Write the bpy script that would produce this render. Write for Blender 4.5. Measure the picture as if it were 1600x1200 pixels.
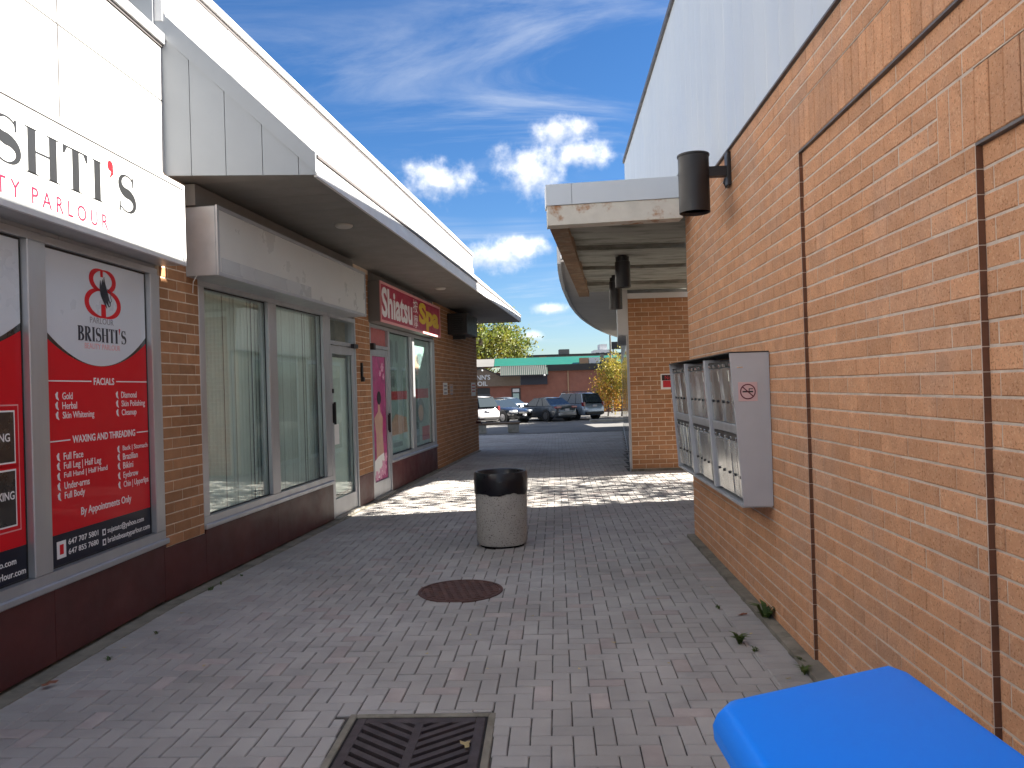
import bpy, bmesh, math, random
from mathutils import Vector, Matrix, noise as mnoise
random.seed(7)
R = math.radians
scene = bpy.context.scene
C = scene.collection
for o in list(bpy.data.objects): bpy.data.objects.remove(o)

# ------------------------------------------------------------------ camera
cam = bpy.data.cameras.new('camera'); camo = bpy.data.objects.new('camera', cam); C.objects.link(camo)
cam.sensor_fit = 'HORIZONTAL'; cam.sensor_width = 36; cam.lens = 36 * 1210 / 1600
cam.clip_start = 0.05; cam.clip_end = 4000
CAMH = 1.70
camo.matrix_world = Matrix.Translation((0, 0, CAMH)) @ Matrix.Rotation(R(90.284), 4, 'X') @ Matrix.Rotation(-math.atan(0.03), 4, 'Z')
scene.camera = camo

# ------------------------------------------------------------------ sun and sky
SUN_EL, SUN_AZ = R(35.5), R(7)          # azimuth measured from +x towards +y
sd = Vector((math.cos(SUN_AZ) * math.cos(SUN_EL), math.sin(SUN_AZ) * math.cos(SUN_EL), math.sin(SUN_EL)))
sl = bpy.data.lights.new('sun', 'SUN'); sl.energy = 4.5; sl.angle = R(0.53); sl.color = (1, 0.93, 0.82)
so = bpy.data.objects.new('sun', sl); C.objects.link(so)
so.location = sd * 60; so.rotation_euler = sd.to_track_quat('Z', 'Y').to_euler()

scene.view_settings.view_transform = 'Standard'; scene.view_settings.look = 'None'
scene.view_settings.gamma = 1; scene.view_settings.use_curve_mapping = False
scene.view_settings.exposure = 2.58

def build_world():
    w = bpy.data.worlds.new('World'); scene.world = w; w.use_nodes = True
    nt = w.node_tree; N = nt.nodes; L = nt.links; N.clear()
    out = N.new('ShaderNodeOutputWorld'); bg = N.new('ShaderNodeBackground')
    sky = N.new('ShaderNodeTexSky'); sky.sky_type = 'NISHITA'; sky.sun_disc = False
    sky.sun_elevation = SUN_EL; sky.sun_rotation = R(90) - SUN_AZ
    sky.air_density = 1.0; sky.dust_density = 0.35; sky.ozone_density = 2.2
    bg.inputs['Strength'].default_value = 0.13
    tc = N.new('ShaderNodeTexCoord')
    def math_(op, a, b=None, clamp=False):
        n = N.new('ShaderNodeMath'); n.operation = op; n.use_clamp = clamp
        for i, v in enumerate((a, b)):
            if v is None: continue
            if isinstance(v, (int, float)): n.inputs[i].default_value = v
            else: L.new(v, n.inputs[i])
        return n.outputs[0]
    def vmath(op, a, b):
        n = N.new('ShaderNodeVectorMath'); n.operation = op
        for i, v in enumerate((a, b)):
            if isinstance(v, tuple): n.inputs[i].default_value = v
            else: L.new(v, n.inputs[i])
        return n
    def ramp(v, a, b):
        n = N.new('ShaderNodeMapRange'); n.interpolation_type = 'SMOOTHSTEP'
        L.new(v, n.inputs[0]); n.inputs[1].default_value = a; n.inputs[2].default_value = b
        return n.outputs[0]
    d = tc.outputs['Generated']
    # layer coordinates: direction projected on a flat cloud deck
    sep = N.new('ShaderNodeSeparateXYZ'); L.new(d, sep.inputs[0])
    zc = math_('MAXIMUM', math_('ADD', sep.outputs[2], 0.12), 0.05)
    comb = N.new('ShaderNodeCombineXYZ')
    L.new(math_('DIVIDE', sep.outputs[0], zc), comb.inputs[0]); L.new(math_('DIVIDE', sep.outputs[1], zc), comb.inputs[1])
    mp = N.new('ShaderNodeMapping'); mp.inputs['Rotation'].default_value = (0, 0, R(24)); mp.inputs['Scale'].default_value = (0.55, 1.5, 1)
    L.new(comb.outputs[0], mp.inputs[0])
    n1 = N.new('ShaderNodeTexNoise'); n1.inputs['Scale'].default_value = 1.5; n1.inputs['Detail'].default_value = 9; n1.inputs['Roughness'].default_value = 0.62; n1.inputs['Distortion'].default_value = 0.9
    L.new(mp.outputs[0], n1.inputs['Vector'])
    n1b = N.new('ShaderNodeTexNoise'); n1b.inputs['Scale'].default_value = 0.75; n1b.inputs['Detail'].default_value = 3
    L.new(comb.outputs[0], n1b.inputs['Vector'])
    cirrus = math_('MULTIPLY', ramp(n1.outputs[0], 0.45, 0.76), ramp(n1b.outputs[0], 0.38, 0.62))
    cirrus = math_('MULTIPLY', cirrus, 0.62)
    # cumulus puffs
    nz = N.new('ShaderNodeTexNoise'); nz.inputs['Scale'].default_value = 26; nz.inputs['Detail'].default_value = 7; nz.inputs['Roughness'].default_value = 0.6
    L.new(d, nz.inputs['Vector'])
    nz2 = N.new('ShaderNodeTexNoise'); nz2.inputs['Scale'].default_value = 60; nz2.inputs['Detail'].default_value = 5
    L.new(d, nz2.inputs['Vector'])
    puffs = [((.0699, .95, .316), .050, .020), ((.032, .95, .265), .050, .034), ((.107, .95, .283), .052, .020), ((-.082, .95, .255), .058, .026),
             ((-.018, .95, .165), .066, .022), ((.055, .95, .096), .026, .009), ((.028, .95, .063), .016, .008), ((.014, .95, .17), .05, .016),
             ((-.42, .95, .30), .09, .03), ((.62, .95, .25), .10, .035), ((-.75, .6, .2), .10, .03), ((.3, -.95, .3), .12, .04), ((-.4, -.9, .22), .12, .035), ((.9, .2, .18), .1, .03)]
    acc = None; vert = None
    for c, rx, rz in puffs:
        v = Vector(c).normalized()
        s = vmath('SUBTRACT', d, tuple(v)); m = vmath('MULTIPLY', s.outputs[0], (1 / rx, 1 / rx, 1 / rz))
        ln = vmath('LENGTH', m.outputs[0], (0, 0, 0)).outputs['Value']
        val = math_('SUBTRACT', 1.0, ln)
        sp = N.new('ShaderNodeSeparateXYZ'); L.new(m.outputs[0], sp.inputs[0])
        vt = math_('MULTIPLY', ramp(val, -0.2, 0.2), math_('ADD', sp.outputs[2], 0.5))
        acc = val if acc is None else math_('MAXIMUM', acc, val)
        vert = vt if vert is None else math_('MAXIMUM', vert, vt)
    dens = math_('ADD', acc, math_('MULTIPLY', math_('SUBTRACT', nz.outputs[0], 0.5), 2.4))
    dens = math_('ADD', dens, math_('MULTIPLY', math_('SUBTRACT', nz2.outputs[0], 0.5), 0.7))
    cum = ramp(dens, -0.15, 1.25)
    # denser bright cloud added outside the view to fill the shade
    n3 = N.new('ShaderNodeTexNoise'); n3.inputs['Scale'].default_value = 1.7; n3.inputs['Detail'].default_value = 8; n3.inputs['Roughness'].default_value = 0.58
    L.new(comb.outputs[0], n3.inputs['Vector'])
    vd = vmath('DOT_PRODUCT', d, tuple(Vector((0.0, .93, .32)).normalized()))
    cum = math_('MAXIMUM', cum, math_('MULTIPLY', ramp(n3.outputs[0], 0.40, 0.56), ramp(vd.outputs['Value'], 0.80, 0.55)))
    shade = ramp(math_('ADD', vert, math_('MULTIPLY', math_('SUBTRACT', nz2.outputs[0], .5), 2.2)), -0.25, 1.25)
    colmix = N.new('ShaderNodeMix'); colmix.data_type = 'RGBA'
    colmix.inputs[6].default_value = (1.25, 1.32, 1.45, 1); colmix.inputs[7].default_value = (2.3, 2.24, 2.14, 1)
    L.new(shade, colmix.inputs[0])
    m1 = N.new('ShaderNodeMix'); m1.data_type = 'RGBA'; m1.inputs[7].default_value = (1.3, 1.36, 1.45, 1)
    sat = N.new('ShaderNodeHueSaturation'); sat.inputs['Saturation'].default_value = 1.28; sat.inputs['Value'].default_value = 0.20
    L.new(sky.outputs[0], sat.inputs['Color'])
    tint = N.new('ShaderNodeMix'); tint.data_type = 'RGBA'; tint.blend_type = 'MULTIPLY'; tint.inputs[0].default_value = 1.0; tint.inputs[7].default_value = (0.80, 0.90, 1.08, 1)
    L.new(sat.outputs[0], tint.inputs[6])
    L.new(cirrus, m1.inputs[0]); L.new(tint.outputs[2], m1.inputs[6])
    m2 = N.new('ShaderNodeMix'); m2.data_type = 'RGBA'
    L.new(cum, m2.inputs[0]); L.new(m1.outputs[2], m2.inputs[6]); L.new(colmix.outputs[2], m2.inputs[7])
    L.new(m2.outputs[2], bg.inputs['Color']); L.new(bg.outputs[0], out.inputs['Surface'])
build_world()

# ------------------------------------------------------------------ materials
M = {}
def mat(name, col, rough=0.6, metal=0.0, var=0.12, vscale=6.0, bump=0.0, bscale=80.0, spec=0.5, rnd=0.0, coat=0.0,
        col2=None, c2scale=1.5, c2lo=0.5, c2hi=0.7, speck=None, speckscale=260, island=0.0, stretch=None, emit=None, light=None):
    m = bpy.data.materials.new(name); m.use_nodes = True; nt = m.node_tree; N = nt.nodes; L = nt.links
    b = N['Principled BSDF']
    b.inputs['Roughness'].default_value = rough; b.inputs['Metallic'].default_value = metal
    b.inputs['Specular IOR Level'].default_value = spec
    if coat: b.inputs['Coat Weight'].default_value = coat; b.inputs['Coat Roughness'].default_value = 0.04
    tc = N.new('ShaderNodeTexCoord'); src = tc.outputs['Object']
    geo = N.new('ShaderNodeNewGeometry'); src = geo.outputs['Position']
    if stretch:
        mp = N.new('ShaderNodeMapping'); mp.inputs['Scale'].default_value = stretch; L.new(src, mp.inputs[0]); src = mp.outputs[0]
    def noise(sc, det=4, rg=0.6):
        n = N.new('ShaderNodeTexNoise'); n.inputs['Scale'].default_value = sc; n.inputs['Detail'].default_value = det; n.inputs['Roughness'].default_value = rg
        L.new(src, n.inputs['Vector']); return n.outputs[0]
    def mr(v, a, b_, c, d_):
        n = N.new('ShaderNodeMapRange'); L.new(v, n.inputs[0])
        for i, x in enumerate((a, b_, c, d_)): n.inputs[i + 1].default_value = x
        return n.outputs[0]
    def mix(f, a, b_, mode='MIX'):
        n = N.new('ShaderNodeMix'); n.data_type = 'RGBA'; n.blend_type = mode
        if isinstance(f, float): n.inputs[0].default_value = f
        else: L.new(f, n.inputs[0])
        for i, v in ((6, a), (7, b_)):
            if isinstance(v, tuple): n.inputs[i].default_value = (*v, 1) if len(v) == 3 else v
            else: L.new(v, n.inputs[i])
        return n.outputs[2]
    def grey(v):
        n = N.new('ShaderNodeCombineColor')
        for i in range(3): L.new(v, n.inputs[i])
        return n.outputs[0]
    c = (*col, 1)
    if col2:
        c = mix(mr(noise(c2scale, 6, 0.65), c2lo, c2hi, 0, 1), tuple(col), tuple(col2))
    if var: c = mix(1.0, c, grey(mr(noise(vscale, 5), 0.25, 0.75, 1 - var, 1 + var)), 'MULTIPLY')
    if speck:
        c = mix(mr(noise(speckscale, 2, 0.5), 0.58, 0.66, 0, speck[3]), c, tuple(speck[:3]))
    if light:
        c = mix(mr(noise(speckscale * .8, 2, 0.5), 0.36, 0.42, light[3], 0), c, tuple(light[:3]))
    if rnd:
        oi = N.new('ShaderNodeObjectInfo')
        c = mix(1.0, c, grey(mr(oi.outputs['Random'], 0, 1, 1 - rnd, 1 + rnd)), 'MULTIPLY')
    if island:
        c = mix(1.0, c, grey(mr(geo.outputs['Random Per Island'], 0, 1, 1 - island, 1 + island)), 'MULTIPLY')
    if isinstance(c, tuple): b.inputs['Base Color'].default_value = c
    else: L.new(c, b.inputs['Base Color'])
    if bump:
        bp = N.new('ShaderNodeBump'); bp.inputs['Strength'].default_value = bump; bp.inputs['Distance'].default_value = 0.004
        L.new(noise(bscale, 5, 0.7), bp.inputs['Height']); L.new(bp.outputs[0], b.inputs['Normal'])
    if rough < 0.95 and var:
        L.new(mr(noise(vscale * 1.7, 4), 0.3, 0.7, max(0.02, rough - 0.08), min(1, rough + 0.1)), b.inputs['Roughness'])
    if emit:
        b.inputs['Emission Color'].default_value = (*emit[:3], 1); b.inputs['Emission Strength'].default_value = emit[3]
    M[name] = m
    return m
def glass(name, tint, refl=1.0, rough=0.01):
    m = bpy.data.materials.new(name); m.use_nodes = True; nt = m.node_tree; N = nt.nodes; L = nt.links
    N.clear(); out = N.new('ShaderNodeOutputMaterial')
    tr = N.new('ShaderNodeBsdfTransparent'); tr.inputs[0].default_value = (*tint, 1)
    gl = N.new('ShaderNodeBsdfGlossy'); gl.inputs['Roughness'].default_value = rough; gl.inputs[0].default_value = (1, 1, 1, 1)
    fr = N.new('ShaderNodeFresnel'); fr.inputs[0].default_value = 1.5
    mu = N.new('ShaderNodeMath'); mu.operation = 'MULTIPLY'; mu.use_clamp = True; mu.inputs[1].default_value = refl; L.new(fr.outputs[0], mu.inputs[0])
    mx = N.new('ShaderNodeMixShader'); L.new(mu.outputs[0], mx.inputs[0]); L.new(tr.outputs[0], mx.inputs[1]); L.new(gl.outputs[0], mx.inputs[2])
    L.new(mx.outputs[0], out.inputs[0]); M[name] = m; return m
def leafmat(name, col, col2):
    m = mat(name, col, 0.55, var=0.25, vscale=1.2, col2=col2, c2scale=0.9, c2lo=0.42, c2hi=0.6, island=0.35)
    nt = m.node_tree; b = nt.nodes['Principled BSDF']; out = [n for n in nt.nodes if n.type == 'OUTPUT_MATERIAL'][0]
    t = nt.nodes.new('ShaderNodeBsdfTranslucent'); mx = nt.nodes.new('ShaderNodeMixShader'); mx.inputs[0].default_value = 0.4
    src = b.inputs['Base Color'].links[0].from_socket
    nt.links.new(src, t.inputs[0]); nt.links.new(b.outputs[0], mx.inputs[1]); nt.links.new(t.outputs[0], mx.inputs[2]); nt.links.new(mx.outputs[0], out.inputs[0])
    return m
# brickwork
SP = (0.24, 0.105, 0.045, 0.6)
mat('brick_buff', (0.55, 0.285, 0.155), 0.85, var=0.16, vscale=9, bump=0.5, bscale=190, rnd=0.11, island=0.09, col2=(0.50, 0.285, 0.180), c2scale=1.3, c2lo=.48, c2hi=.66, speck=SP, speckscale=105, spec=0.25, light=(0.66, 0.42, 0.26, .5))
mat('brick_brown', (0.355, 0.18, 0.09), 0.85, var=0.15, vscale=9, bump=0.4, bscale=190, rnd=0.16, island=0.14, col2=(0.32, 0.145, 0.065), c2scale=2.0, spec=0.25)
mat('brick_shaded', (0.15, 0.065, 0.036), 0.9, var=0.2, vscale=12, bump=0.4)  # dark brick colour that holds the shade of the recess returns
mat('mortar', (0.56, 0.47, 0.39), 0.95, var=0.22, vscale=14, bump=0.5, bscale=160)
mat('mortar_brown', (0.62, 0.49, 0.37), 0.95, var=0.2, vscale=14, bump=0.4)
# paving
mat('paver', (0.375, 0.362, 0.352), 0.88, var=0.24, vscale=3.2, bump=0.6, bscale=240, rnd=0.06, island=0.07, col2=(0.275, 0.262, 0.248), c2scale=0.8, c2lo=.42, c2hi=.66, speck=(0.42, 0.40, 0.39, .3), speckscale=330, spec=0.3)
mat('paver_red', (0.365, 0.325, 0.312), 0.88, var=0.16, vscale=5, bump=0.6, bscale=240, rnd=0.12, island=0.1, speck=(0.42, 0.38, 0.36, .3), speckscale=330, spec=0.3)
mat('joint_sand', (0.055, 0.052, 0.048), 1.0, var=0.3, vscale=7, bump=0.6, bscale=90, col2=(0.12, 0.113, 0.10), c2scale=1.1, c2lo=.48, c2hi=.6)
mat('concrete', (0.30, 0.285, 0.25), 0.92, var=0.2, vscale=4, bump=0.5, bscale=110, col2=(0.20, 0.195, 0.16), c2scale=2.2)
mat('concrete_dirty', (0.205, 0.19, 0.155), 0.95, var=0.3, vscale=6, bump=0.6, bscale=60, col2=(0.10, 0.095, 0.07), c2scale=4)
mat('asphalt', (0.13, 0.127, 0.124), 0.92, var=0.2, vscale=1.4, bump=0.6, bscale=60, col2=(0.095, 0.093, 0.091), c2scale=0.35, c2lo=.45, c2hi=.6)
# metals, cladding
mat('white_panel', (0.46, 0.46, 0.46), 0.42, var=0.05, vscale=1.2, rnd=0.025)
mat('white_trim', (0.62, 0.62, 0.62), 0.4, var=0.06, vscale=3)
mat('grey_panel', (0.28, 0.30, 0.325), 0.45, var=0.05, vscale=2, rnd=0.03)
mat('metal_siding', (0.56, 0.60, 0.64), 0.45, metal=0.1, var=0.03, vscale=0.8, rnd=0.008, stretch=(3, 3, .6))
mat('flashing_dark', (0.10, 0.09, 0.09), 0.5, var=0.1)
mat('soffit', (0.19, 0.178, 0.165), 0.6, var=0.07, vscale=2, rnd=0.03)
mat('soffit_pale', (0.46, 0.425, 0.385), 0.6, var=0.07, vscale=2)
mat('shingle', (0.33, 0.325, 0.32), 0.95, var=0.25, vscale=30, bump=0.8, bscale=60)
mat('aluminium', (0.50, 0.51, 0.53), 0.38, metal=0.75, var=0.09, vscale=5, stretch=(1, 1, .2))
mat('aluminium_dull', (0.42, 0.43, 0.45), 0.5, metal=0.45, var=0.10, vscale=5)
mat('burgundy', (0.070, 0.013, 0.012), 0.42, var=0.28, vscale=2.5, col2=(0.10, 0.024, 0.02), c2scale=1.6, bump=0.12, bscale=120)
mat('sign_face', (0.46, 0.475, 0.48), 0.25, var=0.02, vscale=1)
mat('blank_sign', (0.60, 0.60, 0.57), 0.3, var=0.04, vscale=1.5)
mat('dark_letter', (0.013, 0.014, 0.016), 0.4, var=0)
mat('red_letter', (0.55, 0.004, 0.01), 0.4, var=0)
mat('crimson', (0.42, 0.004, 0.03), 0.4, var=0)
mat('vinyl_white', (0.62, 0.66, 0.72), 0.3, var=0.03, vscale=1, coat=0.6)
mat('vinyl_red', (0.62, 0.002, 0.010), 0.45, var=0.05, vscale=1, spec=0.25, coat=0.08)
mat('vinyl_navy', (0.006, 0.007, 0.02), 0.4, var=0, spec=0.3, coat=0.1)
mat('vinyl_black', (0.012, 0.011, 0.012), 0.3, var=0.3, vscale=4, col2=(0.05, 0.045, 0.04), c2scale=5, coat=0.6)
mat('ink_white', (0.80, 0.78, 0.78), 0.4, var=0)
mat('ink_pink', (0.75, 0.33, 0.33), 0.4, var=0)
mat('ink_grey', (0.22, 0.22, 0.25), 0.4, var=0)
mat('ink_navy', (0.014, 0.016, 0.03), 0.4, var=0)
mat('ink_yellow', (0.75, 0.52, 0.02), 0.4, var=0)
mat('spa_red', (0.42, 0.012, 0.055), 0.35, var=0.05, vscale=2)
mat('magenta', (0.42, 0.03, 0.17), 0.35, var=0.25, vscale=9, coat=0.4, col2=(0.25, 0.02, 0.12), c2scale=6)
mat('pink_panel', (0.42, 0.12, 0.115), 0.5, var=0.1)
mat('flower', (0.68, 0.30, 0.44), 0.4, var=0.35, vscale=25, coat=0.3)
mat('skin_print', (0.55, 0.33, 0.24), 0.4, var=0.12, vscale=8, coat=0.4)
mat('poster_teal', (0.30, 0.42, 0.40), 0.35, var=0.12, vscale=3, coat=0.5, col2=(0.22, 0.33, 0.32), c2scale=2.4)
mat('print_shadow', (0.14, 0.19, 0.20), 0.4, var=0.3, vscale=9, coat=0.4)
mat('print_red', (0.5, 0.03, 0.04), 0.4, var=0.1, vscale=10, coat=0.4)
mat('blind', (0.74, 0.84, 0.79), 0.7, var=0.06, vscale=3, rnd=0.06)
mat('interior', (0.10, 0.11, 0.105), 0.9, var=0.2, vscale=1)
mat('black_metal', (0.016, 0.014, 0.015), 0.45, var=0.1, vscale=5)
mat('black_plastic', (0.012, 0.012, 0.013), 0.5, var=0.1, vscale=5)
mat('bin_liner', (0.006, 0.006, 0.010), 0.34, var=0.2, vscale=8, bump=0.5, bscale=22)
mat('aggregate', (0.40, 0.38, 0.345), 0.9, var=0.15, vscale=3, bump=1.0, bscale=120, speck=(0.10, 0.09, 0.085, .8), speckscale=75)
mat('rust_iron', (0.085, 0.043, 0.036), 0.8, var=0.3, vscale=8, bump=0.5, bscale=90, col2=(0.12, 0.055, 0.04), c2scale=7)
mat('grate_iron', (0.070, 0.056, 0.058), 0.7, metal=0.3, var=0.3, vscale=9, bump=0.4, bscale=120)
mat('pit', (0.008, 0.008, 0.009), 1.0, var=0)
mat('blue_plastic', (0.002, 0.24, 1.0), 0.42, var=0, spec=0.22)
mat('mail_case', (0.46, 0.47, 0.50), 0.42, metal=0.1, var=0.06, vscale=4)
mat('mail_door', (0.66, 0.66, 0.63), 0.20, metal=0.85, var=0.14, vscale=7, rnd=0.2, stretch=(1, 1, .25))
mat('steel', (0.62, 0.61, 0.58), 0.22, metal=0.9, var=0.1)
mat('sticker_pink', (0.62, 0.42, 0.42), 0.5, var=0.05)
mat('maroon_ink', (0.12, 0.015, 0.03), 0.5, var=0)
mat('rusty_white', (0.60, 0.57, 0.50), 0.7, var=0.12, vscale=5, col2=(0.36, 0.17, 0.07), c2scale=4.2, c2lo=.54, c2hi=.66, bump=0.3)
mat('rust_beam', (0.19, 0.11, 0.06), 0.85, var=0.3, vscale=6, col2=(0.28, 0.22, 0.15), c2scale=5, bump=0.4)
mat('stained_concrete', (0.30, 0.305, 0.27), 0.9, var=0.22, vscale=3, col2=(0.12, 0.12, 0.095), c2scale=2.6, bump=0.3, rnd=0.12, stretch=(.6, 2, 2))
mat('wood', (0.16, 0.115, 0.08), 0.8, var=0.2, vscale=5, stretch=(1, 8, 8))
mat('paper', (0.74, 0.73, 0.70), 0.7, var=0.05)
mat('brass_red', (0.10, 0.015, 0.012), 0.5, var=0.1)
mat('bulb', (0.9, 0.8, 0.6), 0.3, var=0)
# vegetation
leafmat('leaf_green', (0.085, 0.125, 0.02), (0.17, 0.165, 0.022))
leafmat('leaf_yellow', (0.34, 0.25, 0.03), (0.20, 0.20, 0.03))
leafmat('leaf_orange', (0.46, 0.20, 0.03), (0.42, 0.28, 0.04))
leafmat('weed', (0.055, 0.10, 0.025), (0.09, 0.12, 0.03))
mat('bark', (0.09, 0.07, 0.055), 0.95, var=0.3, vscale=8, bump=0.7, bscale=30)
mat('leaf_dry', (0.42, 0.33, 0.16), 0.8, var=0.2, vscale=30, rnd=0.3)
mat('leaf_brown', (0.22, 0.085, 0.05), 0.8, var=0.3, vscale=30)
# cars and background
mat('paint_white', (0.48, 0.47, 0.49), 0.25, var=0.02, coat=0.8)
mat('paint_black', (0.010, 0.011, 0.014), 0.22, var=0, coat=1.0)
mat('paint_grey', (0.045, 0.054, 0.068), 0.28, metal=0.4, var=0, coat=0.9)
mat('paint_silver', (0.27, 0.33, 0.41), 0.28, metal=0.5, var=0, coat=0.9)
mat('car_glass', (0.02, 0.028, 0.035), 0.06, var=0, spec=0.8)
mat('tyre', (0.018, 0.018, 0.018), 0.85, var=0.1)
mat('rim', (0.25, 0.255, 0.27), 0.3, metal=0.8, var=0)
mat('tail_red', (0.17, 0.008, 0.012), 0.2, var=0, coat=0.8)
mat('lamp_clear', (0.75, 0.77, 0.78), 0.12, var=0, coat=1.0)
mat('plate', (0.4, 0.4, 0.42), 0.5, var=0)
mat('far_brick', (0.21, 0.085, 0.062), 0.9, var=0.15, vscale=2, col2=(0.22, 0.095, 0.07), c2scale=0.6, bump=0.3)
mat('far_beige', (0.14, 0.105, 0.08), 0.8, var=0.08)
mat('green_metal', (0.005, 0.095, 0.065), 0.45, var=0.06, vscale=0.5)
mat('far_black', (0.018, 0.018, 0.020), 0.6, var=0)
mat('far_navy', (0.014, 0.017, 0.032), 0.5, var=0)
mat('ribbed_roof', (0.040, 0.062, 0.050), 0.5, var=0.1)
mat('far_grey', (0.13, 0.127, 0.124), 0.8, var=0.1, vscale=.4)
mat('far_white', (0.50, 0.51, 0.53), 0.6, var=0.05)
mat('far_brown', (0.30, 0.19, 0.12), 0.8, var=0.1)
glass('glass_clear', (0.94, 0.975, 0.96), 0.34)
glass('glass_plain', (0.94, 0.96, 0.955), 0.8)

# ------------------------------------------------------------------ mesh helpers
class MB:
    def __init__(s): s.v = []; s.f = []; s.smooth = False
    def add(s, vs, fs):
        n = len(s.v); s.v += [tuple(v) for v in vs]; s.f += [tuple(i + n for i in f) for f in fs]; return s
    def box(s, x0, x1, y0, y1, z0, z1):
        return s.add([(x0, y0, z0), (x1, y0, z0), (x1, y1, z0), (x0, y1, z0), (x0, y0, z1), (x1, y0, z1), (x1, y1, z1), (x0, y1, z1)],
                     [(0, 3, 2, 1), (4, 5, 6, 7), (0, 1, 5, 4), (1, 2, 6, 5), (2, 3, 7, 6), (3, 0, 4, 7)])
    def bbox(s, x0, x1, y0, y1, z0, z1, b=.004):
        """box with chamfered edges"""
        bm = bmesh.new(); bmesh.ops.create_cube(bm, size=1)
        for v in bm.verts:
            v.co = Vector(((x0 + x1) / 2 + v.co.x * (x1 - x0), (y0 + y1) / 2 + v.co.y * (y1 - y0), (z0 + z1) / 2 + v.co.z * (z1 - z0)))
        bmesh.ops.bevel(bm, geom=bm.edges[:], offset=b, segments=1, affect='EDGES', profile=.5)
        bm.verts.index_update()
        s.add([v.co[:] for v in bm.verts], [[v.index for v in f.verts] for f in bm.faces]); bm.free(); return s
    def hexa(s, p):      # 8 points, bottom 4 then top 4
        return s.add(p, [(0, 3, 2, 1), (4, 5, 6, 7), (0, 1, 5, 4), (1, 2, 6, 5), (2, 3, 7, 6), (3, 0, 4, 7)])
    def prism(s, poly, a, b, axis):
        """poly of 2D points extruded from a to b along axis 0,1,2"""
        n = len(poly)
        def pt(p, t):
            q = list(p); q.insert(axis, t); return q
        s.add([pt(p, a) for p in poly] + [pt(p, b) for p in poly],
              [tuple(range(n))[::-1], tuple(range(n, 2 * n))] + [(i, (i + 1) % n, n + (i + 1) % n, n + i) for i in range(n)])
        return s
    def lathe(s, prof, n=32, c=(0, 0, 0), wob=None):
        k = len(prof); vs = []
        for i in range(n):
            a = 2 * math.pi * i / n
            for j, (r, z) in enumerate(prof):
                rr = r * (1 + (wob(a, j) if wob else 0))
                vs.append((c[0] + rr * math.cos(a), c[1] + rr * math.sin(a), c[2] + z))
        fs = []
        for i in range(n):
            for j in range(k - 1):
                a, b = i * k + j, ((i + 1) % n) * k + j
                fs.append((a, b, b + 1, a + 1))
        s.add(vs, fs); n0 = len(s.v) - n * k
        for j in (0, k - 1):
            if prof[j][0] > 1e-6: s.f.append(tuple(n0 + i * k + j for i in range(n)) if j else tuple(n0 + i * k + j for i in range(n))[::-1])
        return s
    def tube(s, pts, rad, n=8):
        pts = [Vector(p) for p in pts]; rad = rad if isinstance(rad, (list, tuple)) else [rad] * len(pts); vs = []; fs = []
        for i, p in enumerate(pts):
            t = (pts[min(i + 1, len(pts) - 1)] - pts[max(i - 1, 0)]).normalized()
            u = t.orthogonal().normalized(); w = t.cross(u)
            for k in range(n):
                a = 2 * math.pi * k / n; vs.append(p + (u * math.cos(a) + w * math.sin(a)) * rad[i])
        for i in range(len(pts) - 1):
            for k in range(n):
                a, b = i * n + k, i * n + (k + 1) % n; fs.append((a, b, b + n, a + n))
        fs.append(tuple(range(n))[::-1]); fs.append(tuple(range((len(pts) - 1) * n, len(pts) * n)))
        return s.add(vs, fs)
    def mesh(s, name, m):
        me = bpy.data.meshes.new(name); me.from_pydata(s.v, [], s.f)
        bm = bmesh.new(); bm.from_mesh(me); bmesh.ops.recalc_face_normals(bm, faces=bm.faces); bm.to_mesh(me); bm.free()
        me.materials.append(M[m] if isinstance(m, str) else m)
        if s.smooth:
            me.shade_smooth()
            try: me.set_sharp_from_angle(angle=R(40))
            except Exception: pass
        return me
    def build(s, name, m, parent=None, loc=None, rot=None):
        return link(name, s.mesh(name, m), parent, loc, rot)
def link(name, me, parent=None, loc=None, rot=None):
    o = bpy.data.objects.new(name, me); C.objects.link(o); o.parent = parent
    if loc is not None: o.location = loc
    if rot is not None: o.rotation_euler = rot
    return o
def tag(o, label=None, cat=None, group=None, kind=None):
    for k, v in (('label', label), ('category', cat), ('group', group), ('kind', kind)):
        if v: o[k] = v
    return o
def thing(name, label, cat, loc=(0, 0, 0), rz=0, group=None):
    return tag(link(name, None, None, loc, (0, 0, rz)), label, cat, group)
def part(name, m, parent, *box, bev=0):
    mb = MB()
    if bev: mb.bbox(*box, b=bev)
    else: mb.box(*box)
    return mb.build(name, m, parent)
def text_mesh(body, m, s0, s1, z0, z1, x, bold=0.0, axis='L', ext=0.0012, shear=0.0, keep=False):
    """lettering fitted to a rectangle; axis L = on a wall facing +x, F = facing -y, W = on a wall facing -x"""
    cu = bpy.data.curves.new('text', 'FONT'); cu.body = body; cu.extrude = ext; cu.offset = bold; cu.shear = shear; cu.resolution_u = 3
    o = bpy.data.objects.new('text', cu); C.objects.link(o)
    dg = bpy.context.evaluated_depsgraph_get(); dg.update()
    me = bpy.data.meshes.new_from_object(o.evaluated_get(dg)); bpy.data.objects.remove(o); bpy.data.curves.remove(cu)
    xs = [v.co.x for v in me.vertices]; ys = [v.co.y for v in me.vertices]
    a, b, c, d = min(xs), max(xs), min(ys), max(ys)
    for v in me.vertices:
        u = s0 + (v.co.x - a) / (b - a) * (s1 - s0); w = z0 + (v.co.y - c) / (d - c) * (z1 - z0); t = v.co.z
        v.co = (x + t, u, w) if axis == 'L' else ((u, x - t, w) if axis == 'F' else (x - t, -u, w))
    me.materials.clear(); me.materials.append(M[m]); return me
def text(name, body, m, parent, s0, s1, z0, z1, x, **k):
    return link(name, text_mesh(body, m, s0, s1, z0, z1, x, **k), parent)
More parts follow.
